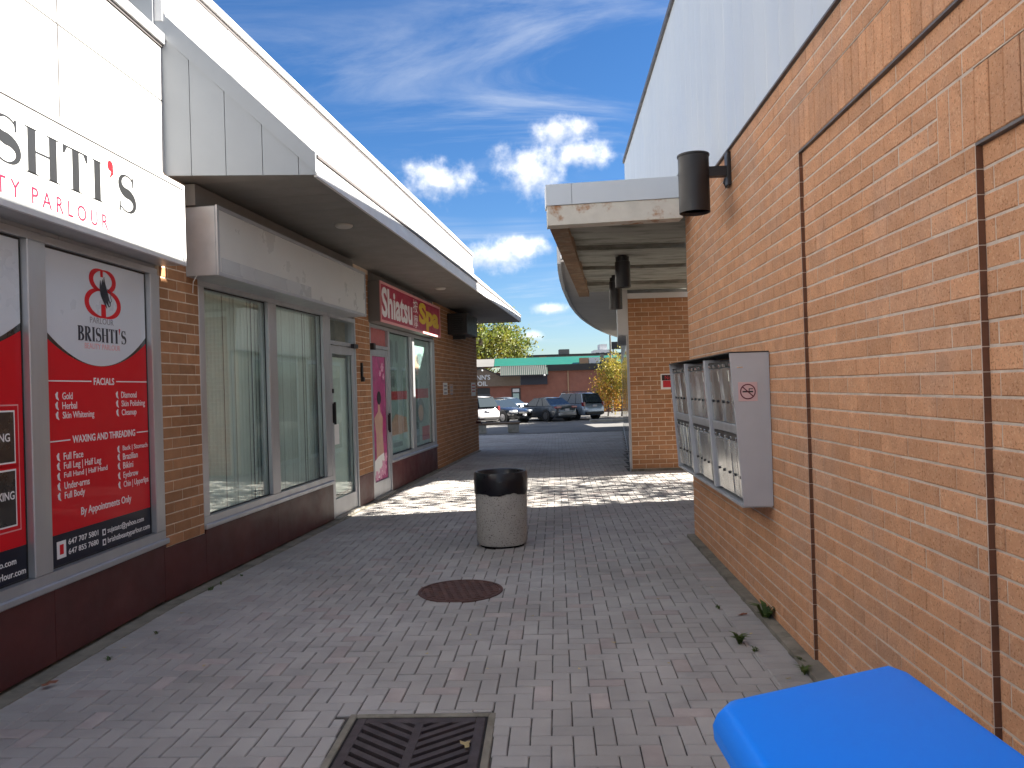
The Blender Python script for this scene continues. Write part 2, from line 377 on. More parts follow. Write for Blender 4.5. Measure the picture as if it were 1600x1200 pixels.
def flat(name, m, parent, poly, x, th=.0015):
    """thin printed shape on a wall facing +x, poly in (s, z)"""
    return MB().prism(poly, x, x + th, 0).build(name, m, parent)
def ell(cs, cz, rs, rz, n=28, a0=0, a1=2 * math.pi):
    return [(cs + rs * math.cos(a0 + (a1 - a0) * i / n), cz + rz * math.sin(a0 + (a1 - a0) * i / n)) for i in range(n if abs(a1 - a0) > 6.28 else n + 1)]
def ribbon(mb, pts, ws, x, th=.0015):
    """flat stroke of varying width through 2D points, on a wall facing +x"""
    P = [Vector(p) for p in pts]; l = []; r = []
    for i, p in enumerate(P):
        t = (P[min(i + 1, len(P) - 1)] - P[max(i - 1, 0)]).normalized(); n = Vector((-t.y, t.x)); w = ws[i] if isinstance(ws, (list, tuple)) else ws
        l.append(p + n * w / 2); r.append(p - n * w / 2)
    for i in range(len(P) - 1):
        mb.prism([l[i], r[i], r[i + 1], l[i + 1]], x, x + th, 0)
    return mb

# local frames: x = out from the wall line to the right, y = along the wall away from the camera
def frame(o, d):
    th = math.atan2(d[0], d[1]); return Vector((o[0], o[1], 0)), -th
B1O, B1R = frame((-2.9917, 4.4448), (0.04788, 0.99885))
B2O, B2R = frame((-2.8984, 6.3753), (0.12464, 0.99220))
RO, RR = frame((1.9664, 8.5548), (0.05611, 0.99842))
def zg(y): return 0.0 if y < 20 else (-0.40 * (y - 20) / 26 if y < 46 else -0.40)
def mw(o, rz, p): return o + Matrix.Rotation(rz, 3, 'Z') @ Vector(p)

# ------------------------------------------------------------------ ground
def build_ground():
    ys = [-60, -5, 20, 24, 28, 32, 36, 40, 46, 80, 300, 2500]; mb = MB()
    vs = []
    for y in ys:
        for x in (-1500, -40, -6, 0, 6, 40, 1500): vs.append((x, y, zg(y) - 0.034))
    fs = [(i * 7 + j, i * 7 + j + 1, i * 7 + j + 8, i * 7 + j + 7) for i in range(len(ys) - 1) for j in range(6)]
    mb.add(vs, fs); tag(mb.build('ground', 'asphalt'), kind='structure')
    tag(MB().box(-30, 30, -40, -4.01, -.2, -.012).build('bounce_slab', 'concrete'), kind='structure')  # pale unseen slab added behind the camera to bounce sun into the alley
build_ground()

HB = []   # holes in the paving: (x, y, halfx, halfy or radius)
GR_C = Vector((-0.535, 3.70)); GR_H = 0.335
MH_C = Vector((-0.485, 6.54)); MH_R = 0.345
def build_pavement():
    bed = MB()
    ys = [-4, 3.0, 8, 14, 20, 26, 32]
    vs = []
    for y in ys: vs += [(-4, y, zg(y) - .010), (9, y, zg(y) - .010)]
    # sheet with a square opening for the drain
    fs = [(2 * i, 2 * i + 1, 2 * i + 3, 2 * i + 2) for i in range(len(ys) - 1) if ys[i] != 3.0]
    k = len(vs); hx0, hx1, hy0, hy1 = GR_C.x - GR_H, GR_C.x + GR_H, GR_C.y - GR_H, GR_C.y + GR_H
    vs += [(hx0, hy0, -.010), (hx1, hy0, -.010), (hx1, hy1, -.010), (hx0, hy1, -.010)]
    a, b_, c, d_ = 2, 3, 5, 4
    fs += [(a, b_, k + 1, k), (b_, c, k + 2, k + 1), (c, d_, k + 3, k + 2), (d_, a, k, k + 3)]
    bed.add(vs, fs)
    bedo = bed.build('pavement', 'joint_sand'); tag(bedo, kind='structure')
    pw = 0.1035; gap = 0.0055; T = 0.055; ch = 0.0045
    def pmesh(lx, ly):
        hx, hy = lx / 2, ly / 2; ch = min(.0045, hx * .3, hy * .3)
        v = [(-hx, -hy, -T), (hx, -hy, -T), (hx, hy, -T), (-hx, hy, -T), (-hx, -hy, -ch), (hx, -hy, -ch), (hx, hy, -ch), (-hx, hy, -ch),
             (-hx + ch, -hy + ch, 0), (hx - ch, -hy + ch, 0), (hx - ch, hy - ch, 0), (-hx + ch, hy - ch, 0)]
        f = [(0, 1, 5, 4), (1, 2, 6, 5), (2, 3, 7, 6), (3, 0, 4, 7), (4, 5, 9, 8), (5, 6, 10, 9), (6, 7, 11, 10), (7, 4, 8, 11), (8, 9, 10, 11)]
        return v, f
    H = pmesh(2 * pw - gap, pw - gap); V = pmesh(pw - gap, 2 * pw - gap)
    rot = RR; base = Vector((1.9664, 8.5548))
    items = []; cuts = []
    cs, sn = math.cos(rot), math.sin(rot)
    def leftx(y): return (-2.9917 + .0479 * (y - 4.4448) if y < 6.4 else -2.8984 + .12562 * (y - 6.3753))
    def inside(p, m=0.0):
        if p.y < 1.2 or p.y > 31: return False
        if p.y < 21.6 and p.x < leftx(p.y) + .10 + m: return False
        if p.y >= 21.6 and p.x < -3: return False
        rx = 1.9664 + .0562 * (p.y - 8.5548)
        if p.y < 8.6 and p.x > rx - .02 - m: return False
        if 8.6 <= p.y < 15.15 and p.x > 4.6: return False
        if p.y >= 15.15 and p.x > 2.2 + .135 * (p.y - 15.1): return False
        return True
    for i in range(-75, 40):
        for j in range(-75, 230):
            k = (i - j) % 4
            if k == 0: c = ((i + 1) * pw, (j + .5) * pw); kind = 0
            elif k == 2: c = ((i + .5) * pw, j * pw); kind = 1
            else: continue
            p = base + Vector((cs * c[0] - sn * c[1], sn * c[0] + cs * c[1]))
            if not inside(p): continue
            if (p - MH_C).length < MH_R - .10: continue
            dz = random.gauss(0, .0013)
            q = p - GR_C; e = GR_H + .053; a, b_ = ((pw, pw / 2), (pw / 2, pw))[kind]
            if abs(q.x) < e + a and abs(q.y) < e + b_:
                x0, x1, y0, y1 = q.x - a, q.x + a, q.y - b_, q.y + b_
                ix, iy = min(x1, e) - max(x0, -e), min(y1, e) - max(y0, -e)
                if ix > 0 and iy > 0:
                    if (x1 - x0 - ix) * (y1 - y0) >= (y1 - y0 - iy) * (x1 - x0):
                        if x0 < -e: x1 = -e
                        else: x0 = e
                    else:
                        if y0 < -e: y1 = -e
                        else: y0 = e
                    if min(x1 - x0, y1 - y0) > .02:
                        cuts.append((GR_C + Vector(((x0 + x1) / 2, (y0 + y1) / 2)), x1 - x0 - gap, y1 - y0 - gap))
                    continue
            items.append((p, kind, rot + random.gauss(0, .008), dz, rot))
    # header courses along both walls
    y = 1.3
    while y < 21.4:
        for side in (0, 1):
            if side == 0:
                r0 = B1R if y < 6.4 else B2R; x = leftx(y) + .10 + .105; 
            else:
                if y > 8.5: continue
                r0 = RR; x = 1.9664 + .0562 * (y - 8.5548) - .085 - .105
            items.append((Vector((x, y)), 0, r0 + random.gauss(0, .006), .0045 + random.gauss(0, .001), r0))
        y += pw
    # edge course round the drain
    def insc(p):
        a = camo.matrix_world.inverted() @ Vector((p.x, p.y, 0)); d = -a.z
        if d < .3: return None
        return 1210 * a.x / d, 1210 * a.y / d, d
    vis = []
    for n, it in enumerate(items):
        s = insc(it[0])
        if s and abs(s[0]) < 800 and abs(s[1]) < 600 and not (s[0] > 560 - (s[1] + 600) * 1.2 and s[1] < -440): vis.append((s[2], n))
    vis.sort(); chosen = set(n for _, n in vis[:300])
    meH = MB().add(*H).mesh('paver', 'paver'); meV = MB().add(*V).mesh('paver', 'paver')
    meHr = MB().add(*H).mesh('paver', 'paver_red'); meVr = MB().add(*V).mesh('paver', 'paver_red')
    far = {'paver': MB(), 'paver_red': MB()}
    for n, (p, kind, r, dz, r0) in enumerate(items):
        t = mnoise.noise(Vector((p.x * .9, p.y * .9, 3))); red = random.random() < (.06 + max(0, t) * .40)
        z = zg(p.y) + dz
        if n in chosen:
            me = (meVr if red else meV) if kind else (meHr if red else meH)
            link('paver', me, bedo, (p.x, p.y, z), (random.gauss(0, .006), random.gauss(0, .006), r))
        else:
            v, f = V if kind else H; c, s_ = math.cos(r), math.sin(r); tx, ty = random.gauss(0, .005), random.gauss(0, .005)
            far['paver_red' if red else 'paver'].add([(p.x + c * a - s_ * b, p.y + s_ * a + c * b, z + h + a * tx + b * ty) for a, b, h in v], f)
    for p, lx, ly in cuts: MB().add(*pmesh(lx, ly)).build('cut_paver', 'paver', bedo, (p.x, p.y, 0), (0, 0, R(-2.5)))
    for k, mb in far.items(): tag(mb.build('paver_field' if k == 'paver' else 'reddish_paver_field', k, bedo), kind='stuff')
    # concrete strips at the foot of both walls
    for nm, pts in (('edge_strip', [(-3.10, 1.0), (leftx(1.0) + .115, 1.0), (leftx(6.4) + .115, 6.4), (leftx(21.3) + .115, 21.3), (leftx(21.3) - .12, 21.3), (leftx(6.4) - .12, 6.4)]),
                    ('edge_strip', [(1.9664 + .0562 * (1 - 8.5548) - .085, 1.0), (1.9664 + .0562 * (1 - 8.5548) + .1, 1.0), (2.07, 8.56), (1.9664 - .085, 8.56)])):
        MB().prism(pts, -.05, .012 if pts[0][0] < 0 else .03, 2).build(nm, 'concrete_dirty', bedo)
build_pavement()

# ------------------------------------------------------------------ brick walls
BL, BC = 0.2675, 0.0898
def brick_mesh(l, h, m, out=-1, depth=.03, ch=.0035):
    """brick centred on y,z; its face lies at x = 0 and looks along out*x"""
    a, b = l / 2, h / 2; o = out
    v = [(-o * depth, -a, -b), (-o * depth, a, -b), (-o * depth, a, b), (-o * depth, -a, b), (-o * ch, -a, -b), (-o * ch, a, -b), (-o * ch, a, b), (-o * ch, -a, b),
         (0, -a + ch, -b + ch), (0, a - ch, -b + ch), (0, a - ch, b - ch), (0, -a + ch, b - ch)]
    f = [(0, 1, 5, 4), (1, 2, 6, 5), (2, 3, 7, 6), (3, 0, 4, 7), (4, 5, 9, 8), (5, 6, 10, 9), (6, 7, 11, 10), (7, 4, 8, 11), (8, 9, 10, 11)]
    return v, f
def lay(wall, cells, m, out=-1, limit=300, score=None):
    """cells: (x, s0, s1, z0, z1) joint-to-joint; makes single bricks for the best `limit` cells and joins the rest"""
    g = .0095; gh = .0065; cache = {}; far = MB()
    order = sorted(range(len(cells)), key=(lambda i: score(cells[i])) if score else (lambda i: i)); top = set(order[:limit])
    for i, (x, s0, s1, z0, z1) in enumerate(cells):
        l, h = s1 - s0 - gh, z1 - z0 - g
        if l < .015 or h < .015: continue
        c = (x + random.gauss(0, .0008), (s0 + s1) / 2, (z0 + z1) / 2)
        if i in top:
            k = (round(l, 3), round(h, 3))
            if k not in cache: cache[k] = MB().add(*brick_mesh(l, h, m, out)).mesh('brick', m)
            link('brick', cache[k], wall, c, (0, random.gauss(0, .003), 0))
        else:
            v, f = brick_mesh(l, h, m, out); far.add([(a + c[0], b + c[1], d + c[2]) for a, b, d in v], f)
    if far.v: tag(far.build('brick_field', m, wall), kind='stuff')
def courses(s0, s1, z0, z1, x, first=0, keep=None):
    out = []; k = 0; z = z0; n = round((z1 - z0) / BC)
    for k in range(n):
        a, b = z0 + k * BC, z0 + (k + 1) * BC
        off = (BL / 2 if (k + first) % 2 else 0); p = s0 - off
        while p < s1 - .001:
            u, v = max(p, s0), min(p + BL, s1)
            if v - u > .02: out.append((x, u, v, a, b))
            p += BL
    return out

# ------------------------------------------------------------------ right brick building
def build_right():
    b = thing('brick_building', 'long orange brick building with recessed panels and pale metal siding on top', 'building', RO, RR)
    z40 = 40 * BC; S0, S1, S2 = -8.6, -3.95, -5.82; d1, d2 = .024, .050
    zr1, zr2 = 34 * BC, 28 * BC
    # mortar core of the wall, stepped back with the recesses, 6 mm behind the brick faces
    mo = .0035; core = MB()
    core.box(mo, .5, S1, 0, .0, z40); core.box(mo, .5, S0, S1, 37 * BC, z40); core.box(mo + .012, .5, S0, S1, zr1, 37 * BC)
    core.box(mo + d1, .5, S2, S1, 0, zr1); core.box(mo + d1, .5, S0, S2, 31 * BC, zr1); core.box(mo + d1 + .012, .5, S0, S2, zr2, 31 * BC); core.box(mo + d2, .5, S0, S2, 0, zr2)
    wall = core.build('wall', 'mortar', b)
    cells = []
    def zone(x, a, c, k0, k1): 
        for k in range(k0, k1):
            off = BL / 2 if k % 2 else 0; n0 = math.floor((a + off) / BL); p = n0 * BL - off
            while p < c - .001:
                u, v = max(p, a), min(p + BL, c)
                if v - u > .02: cells.append((x, u, v, k * BC, (k + 1) * BC))
                p += BL
    sold1, sold2 = -3.72, -5.56
    zone(0, S1, 0, 0, 34); zone(0, S0, 0, 37, 40); zone(0, sold1, 0, 34, 37)
    def soldiers(x, a, c, k):
        p = c
        while p > a: cells.append((x, max(a, p - BC), p, k * BC, (k + 3) * BC)); p -= BC
    soldiers(0, S0, sold1, 34)
    zone(d1, S2, S1 - .0, 0, 28); zone(d1, S0, S1, 31, 34); zone(d1, sold2, S1, 28, 31)
    soldiers(d1, S0, sold2, 28)
    zone(d2, S0, S2, 0, 28)
    inv = camo.matrix_world.inverted()
    def score(c):
        p = mw(RO, RR, (c[0], (c[1] + c[2]) / 2, (c[3] + c[4]) / 2)); q = inv @ p; d = -q.z
        if d < .3: return 99
        px, py = 1210 * q.x / d, 1210 * q.y / d
        hid = abs(px) > 800 or abs(py) > 600 or (py < -430 and px > 560 - (py + 600) * 1.2)
        return d + (50 if hid else 0)
    lay(wall, cells, 'brick_buff', -1, 300, score)
    # returns of the recesses: brick faces with their shade put into a dark brown
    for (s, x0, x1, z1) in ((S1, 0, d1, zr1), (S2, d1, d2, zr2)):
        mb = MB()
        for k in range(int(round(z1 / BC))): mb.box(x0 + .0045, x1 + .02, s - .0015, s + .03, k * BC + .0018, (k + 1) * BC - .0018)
        tag(mb.build('brick_return', 'brick_shaded', wall), kind='stuff')
    for (x0, x1, s, z) in ((.0, d1, S1, zr1), (d1, d2, S2, zr2)): part('recess_shade_strip', 'flashing_dark', b, x0 + .003, x1 + .012, S0, s - .002, z - .007, z + .004)  # dark strips stand in for the shade under the soldier courses
    # body behind the wall, an added unseen block for shade and the metal-clad upper storey
    MB().box(.5, 9, S0, -.05, 0, z40 - .02).build('core', 'brick_brown', b)
    MB().box(2.35, 9, -.06, 3.05, 0, 6.0).build('shade_block', 'brick_brown', b)  # unseen block added to cast the near edge of the sun strip
    cl = MB().box(.05, .55, S0, 6.6, z40 + .02, 6.02)
    up = link('cladding', None, b)
    tag(up)
    w = .305; s = S0; k = 0
    back = MB(); back.box(.03, .55, S0, -.02, z40 + .015, 6.05); back.box(.03, .55, -.02, 6.6, 4.12, 6.05)
    back.build('cladding_core', 'flashing_dark', b)
    prof = lambda w: [(-.008, 0), (-.008, w - .03), (-.0062, w - .018), (-.0062, w - .011), (-.008, w - .001), (.025, w - .001), (.025, 0)]
    for lo, a, c in ((z40 + .016, -.02 - 28 * w, -.02), (4.10, -.02, 6.6)):
        me = None; s = a
        while s < c - .05:
            ww = min(w, c - s + 1e-6)
            if me is None or ww < w - .01: me = MB().prism(prof(ww), lo, 6.03, 2).mesh('siding_panel', 'metal_siding')
            link('siding_panel', me, b, (0, s, 0)); s += w
    bpy.data.objects.remove(up)
    part('coping', 'flashing_dark', b, -.04, .6, S0, 6.62, 6.03, 6.10)
    part('drip_flashing', 'flashing_dark', b, -.022, .05, S0, .02, z40, z40 + .014)
    return b
build_right()

# ------------------------------------------------------------------ far right building behind the passage
def build_alcove():
    o = Vector((2.30, 15.1, 0)); rz = -math.atan(.135)
    b = thing('brick_building', 'brown brick building under the curved canopy, beyond the open passage', 'building', o, 0)
    # front wall looks towards -y: bricks are laid in a frame turned by -90 degrees (brick face along +x -> -y)
    core = MB().box(0, 4.5, .0035, .35, .05, 3.36)
    wall = core.build('wall', 'mortar_brown', b)
    g = .0095; cache = {}
    for k in range(37):
        off = BL / 2 if k % 2 else 0; p = -off
        while p < 4.5:
            u, v = max(p, 0), min(p + BL, 4.5); p += BL
            if v - u < .03: continue
            key = round(v - u, 3)
            if key not in cache:
                vv, ff = brick_mesh(v - u - g, BC - g, 'brick_brown', 1)
                cache[key] = MB().add([(y, -x, z) for x, y, z in vv], ff).mesh('brick', 'brick_brown')
            if u < 1.45: link('brick', cache[key], wall, ((u + v) / 2, 0, .05 + (k + .5) * BC))
            else:
                if 'far' not in cache: cache['far'] = MB()
                vv, ff = brick_mesh(v - u - g, BC - g, '', 1); cache['far'].add([((u + v) / 2 + y, -x, .05 + (k + .5) * BC + z) for x, y, z in vv], ff)
    tag(cache['far'].build('brick_field', 'brick_brown', wall), kind='stuff')
    part('plinth', 'concrete_dirty', b, -.02, 4.5, -.015, .3, -.1, .05)
    # corner trim and side wall that runs away from us
    t = .135
    def side(name, m, x0, x1, y0, y1, z0, z1):
        return MB().hexa([(x0 + t * y0, y0, z0), (x1 + t * y0, y0, z0), (x1 + t * y1, y1, z0), (x0 + t * y1, y1, z0), (x0 + t * y0, y0, z1), (x1 + t * y0, y0, z1), (x1 + t * y1, y1, z1), (x0 + t * y1, y1, z1)]).build(name, m, b)
    side('corner_post', 'aluminium_dull', -.05, -.003, .02, .14, -.05, 2.68)
    side('side_wall', 'concrete', .0, 6, .36, 22, -.6, 5.2)
    for k in range(5):
        y0 = 1.0 + k * 3.2
        wnd = side('window', 'aluminium_dull', -.03, .02, y0, y0 + 2.6, -.2, 2.6)
        MB().hexa([(-.034 + t * (y0 + .1), y0 + .1, .1), (-.031 + t * (y0 + .1), y0 + .1, .1), (-.031 + t * (y0 + 2.5), y0 + 2.5, .1), (-.034 + t * (y0 + 2.5), y0 + 2.5, .1)] +
                  [(-.034 + t * (y0 + .1), y0 + .1, 2.5), (-.031 + t * (y0 + .1), y0 + .1, 2.5), (-.031 + t * (y0 + 2.5), y0 + 2.5, 2.5), (-.034 + t * (y0 + 2.5), y0 + 2.5, 2.5)]).build('pane', 'car_glass', wnd)
    bk = side('bulkhead', 'white_panel', -.21, -.002, -.02, 4.0, 2.69, 4.35)
    side('bulkhead_soffit', 'aluminium_dull', -.20, -.003, .0, 3.98, 2.66, 2.69)
    # white strip on top of the brick
    MB().box(-.004, 4.5, -.03, .3, 3.37, 3.47).build('wall_cap', 'white_trim', b)
    # curved canopy
    arc = [(1.05, 16.2), (1.12, 17.2), (1.24, 18.6), (1.43, 20.5), (1.64, 22.3), (1.95, 24.8), (2.34, 27.4), (2.75, 29.8), (3.21, 32.1), (3.82, 34.9), (4.49, 37.6), (5.1, 39.8), (5.77, 41.9), (7.5, 43.2)]
    poly = [(x - o.x, y - o.y) for x, y in arc] + [(8, 28.1), (8, .45), (-.22, .45)]
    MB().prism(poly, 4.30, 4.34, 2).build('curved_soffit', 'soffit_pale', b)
    fas = MB(); 
    for (x0, y0), (x1, y1) in zip(arc[:-1], arc[1:]):
        x0 -= o.x; x1 -= o.x; y0 -= o.y; y1 -= o.y
        fas.hexa([(x0 - .03, y0, 4.27), (x0 + .05, y0, 4.27), (x1 + .05, y1, 4.27), (x1 - .03, y1, 4.27), (x0 - .03, y0, 4.64), (x0 + .05, y0, 4.64), (x1 + .05, y1, 4.64), (x1 - .03, y1, 4.64)])
    fas.build('curved_fascia', 'white_trim', b)
    MB().prism([(x + .06 if i < len(arc) else x, y) for i, (x, y) in enumerate(poly)], 4.36, 4.6, 2).build('canopy_roof', 'far_grey', b)
    return b
build_alcove()

# ------------------------------------------------------------------ passage canopy
def build_canopy():
    b = thing('passage_canopy', 'flat canopy with rusty white edge beam and stained plank underside over the passage', 'canopy', (0.44, 8.38, 0), 0)
    q = (.94 / 6.9)
    def xl(y): return q * y                      # left edge, local
    def xr(y): return .225 * (y + 8.38) + .06 - .44
    y1 = 6.86
    def slab(name, m, f0, f1, ya, yb, z0, z1):
        return MB().hexa([(f0(ya), ya, z0), (f1(ya), ya, z0), (f1(yb), yb, z0), (f0(yb), yb, z0), (f0(ya), ya, z1), (f1(ya), ya, z1), (f1(yb), yb, z1), (f0(yb), yb, z1)]).build(name, m, b)
    # front beam and the metal band on top of it (two lengths)
    MB().prism([(0, 0), (1.42, -.2), (1.42, .0), (0, .2)], 3.445, 3.655, 2).build('front_beam', 'rusty_white', b)
    for a, c in ((-.012, .262), (.266, 1.42)):
        MB().prism([(a, -.012 - .141 * a), (c, -.012 - .141 * c), (c, .25 - .141 * c), (a, .25 - .141 * a)], 3.659, 3.885, 2).build('fascia_panel', 'metal_siding', b)
    slab('edge_beam', 'rust_beam', lambda y: xl(y) + .002, lambda y: xl(y) + .2, .2, y1, 3.45, 3.652)
    slab('edge_fascia', 'grey_panel', lambda y: xl(y) - .012, lambda y: xl(y) + .02, .25, y1, 3.659, 3.885)
    n = 7; w = (y1 - .2) / n
    for k in range(n):
        z = 3.50 + (.03, .09, .03, .10, .05, .10, .04)[k]
        ya, yb = .2 + k * w, .2 + (k + 1) * w - .05
        slab('deck_plank', 'stained_concrete', lambda y: xl(y) + .2, xr, ya, yb, z, 3.66)
        slab('deck_joint', 'rust_beam', lambda y: xl(y) + .2, xr, yb, yb + .05, 3.62, 3.66)
    slab('roof_deck', 'far_grey', lambda y: xl(y) + .02, xr, .15, y1, 3.661, 3.87)
    return b
build_canopy()

# ------------------------------------------------------------------ left shops
def window(b, s0, s1, z0, z1, panes, x=-.03, fw=.05, gm='glass_clear', fm='aluminium', sill=True):
    """framed window: panes = list of (s0, s1); frame bars fill everything between"""
    w = part('window', fm, b, x - .07, x + .02, s0, s1, z1 - .05, z1)          # head bar
    part('sill', fm, w, x - .07, x + .055, s0, s1, z0, z0 + .045, bev=.006)
    part('glazing_bar', fm, w, x - .06, x + .03, s0 + .001, s1 - .001, z0 + .046, z0 + .11)
    edges = [s0] + [e for p in panes for e in p] + [s1]
    for i in range(0, len(edges), 2):
        a, c = edges[i], edges[i + 1]
        if c - a > .005: part('mullion', fm, w, x - .065, x + .03, a + .0005, c - .0005, z0 + .111, z1 - .051, bev=.005)
    for a, c in panes:
        MB().box(x - .028, x - .022, a + .001, c - .001, z0 + .112, z1 - .052).build('pane', gm, w)
        for (u0, u1, v0, v1) in ((a, c, z1 - .064, z1 - .052), (a, a + .012, z0 + .112, z1 - .065), (c - .012, c, z0 + .112, z1 - .065), (a, c, z0 + .1115, z0 + .122)):
            pass
        gk = MB(); e = .011; xx = x - .0215
        gk.box(xx, xx + .006, a + .001, c - .001, z1 - .064, z1 - .0515); gk.box(xx, xx + .006, a + .001, a + e, z0 + .124, z1 - .065)
        gk.box(xx, xx + .006, c - e, c - .001, z0 + .124, z1 - .065); gk.box(xx, xx + .006, a + .001, c - .001, z0 + .1115, z0 + .123)
        gk.build('gasket', 'black_plastic', w)
    return w

def serif_word(mb, word, s0, s1, z0, z1, x, bold=1.0):
    """condensed high-contrast serif capitals as flat strokes"""
    adv = {'B': .62, 'R': .66, 'I': .34, 'S': .56, 'H': .74, 'T': .62, "'": .26}
    tot = sum(adv[c] for c in word) + .06 * (len(word) - 1); k = (s1 - s0) / tot; h = z1 - z0; p = s0
    tk = .155 * k * bold; th = .032 * h
    res = []
    for c in word:
        w = adv[c] * k; L = lambda u, v: (p + u * w, z0 + v * h)
        def stem(u, t=tk, lo=0, hi=1, sr=True):
            cx = p + u * w
            mb.prism([(cx - t / 2, z0 + lo * h), (cx + t / 2, z0 + lo * h), (cx + t / 2, z0 + hi * h), (cx - t / 2, z0 + hi * h)], x, x + .0022, 0)
            if sr:
                for v in (lo, hi):
                    a = z0 + v * h; q = a + (th if v == lo else -th)
                    mb.prism([(cx - t * 1.05, a), (cx + t * 1.05, a), (cx + t * .5, q), (cx - t * .5, q)], x, x + .0022, 0)
        def bowl(cx, cz, rx, rz, a0=-90, a1=90, tmax=tk, tmin=None, n=18):
            tmin = tmin or th; pts = []; ws = []
            for i in range(n + 1):
                a = R(a0 + (a1 - a0) * i / n); pts.append((p + cx * w + rx * w * math.cos(a), z0 + (cz + rz * math.sin(a)) * h)); ws.append(tmin + (tmax - tmin) * abs(math.cos(a)) ** 1.5)
            ribbon(mb, pts, ws, x, .0024)
        if c == 'I': stem(.5)
        elif c == 'H':
            stem(.2); stem(.8); mb.prism([L(.2, .49), L(.8, .49), L(.8, .53), L(.2, .53)], x, x + .002, 0)
        elif c == 'T':
            stem(.5, lo=0); mb.prism([L(.03, .965), L(.97, .965), L(.97, 1), L(.03, 1)], x, x + .002, 0)
            for u, q in ((.03, 1), (.97, -1)): mb.prism([L(u, 1), L(u, .80), L(u + q * .05, .80), L(u + q * .16, .97)], x, x + .0018, 0)
        elif c == 'B':
            stem(.22, sr=True); 
            for cz, rz, rx in ((.755, .23, .40), (.265, .25, .50)):
                bowl(.34, cz, rx, rz); 
                for v in (cz + rz, cz - rz): mb.prism([L(.2, v - .017), L(.36, v - .017), L(.36, v + .017), L(.2, v + .017)], x, x + .002, 0)
        elif c == 'R':
            stem(.2); bowl(.32, .755, .42, .23)
            for v in (.985, .525): mb.prism([L(.2, v - .017), L(.34, v - .017), L(.34, v + .017), L(.2, v + .017)], x, x + .002, 0)
            ribbon(mb, [L(.45, .52), L(.62, .25), L(.80, .05), L(.98, .02)], [tk * .6, tk, tk, th], x, .0026)
        elif c == 'S':
            pts = []; ws = []
            for i in range(41):
                t = i / 40
                if t < .5:
                    a = R(35 + 235 * t * 2); u = .50 + .36 * math.cos(a); v = .745 + .235 * math.sin(a)
                else:
                    a = R(90 - 235 * (t - .5) * 2); u = .50 + .40 * math.cos(a); v = .265 + .245 * math.sin(a)
                pts.append(L(u, v)); ws.append(th + (tk * 1.05 - th) * max(0, 1 - abs(t - .5) / .36) ** .8 if abs(t - .5) < .36 else th)
            ribbon(mb, pts, ws, x, .0025)
            for t0, q in ((.80, 1), (.10, -1)):
                v = .93 if q > 0 else .05; mb.prism([L(t0 - .03, v + .05 * q), L(t0 + .05, v + .05 * q), L(t0 + .05, v - .2 * q), L(t0 + .0, v - .2 * q)], x, x + .0019, 0)
        elif c == "'": res.append((p, w))
        p += w + .06 * k
    return res

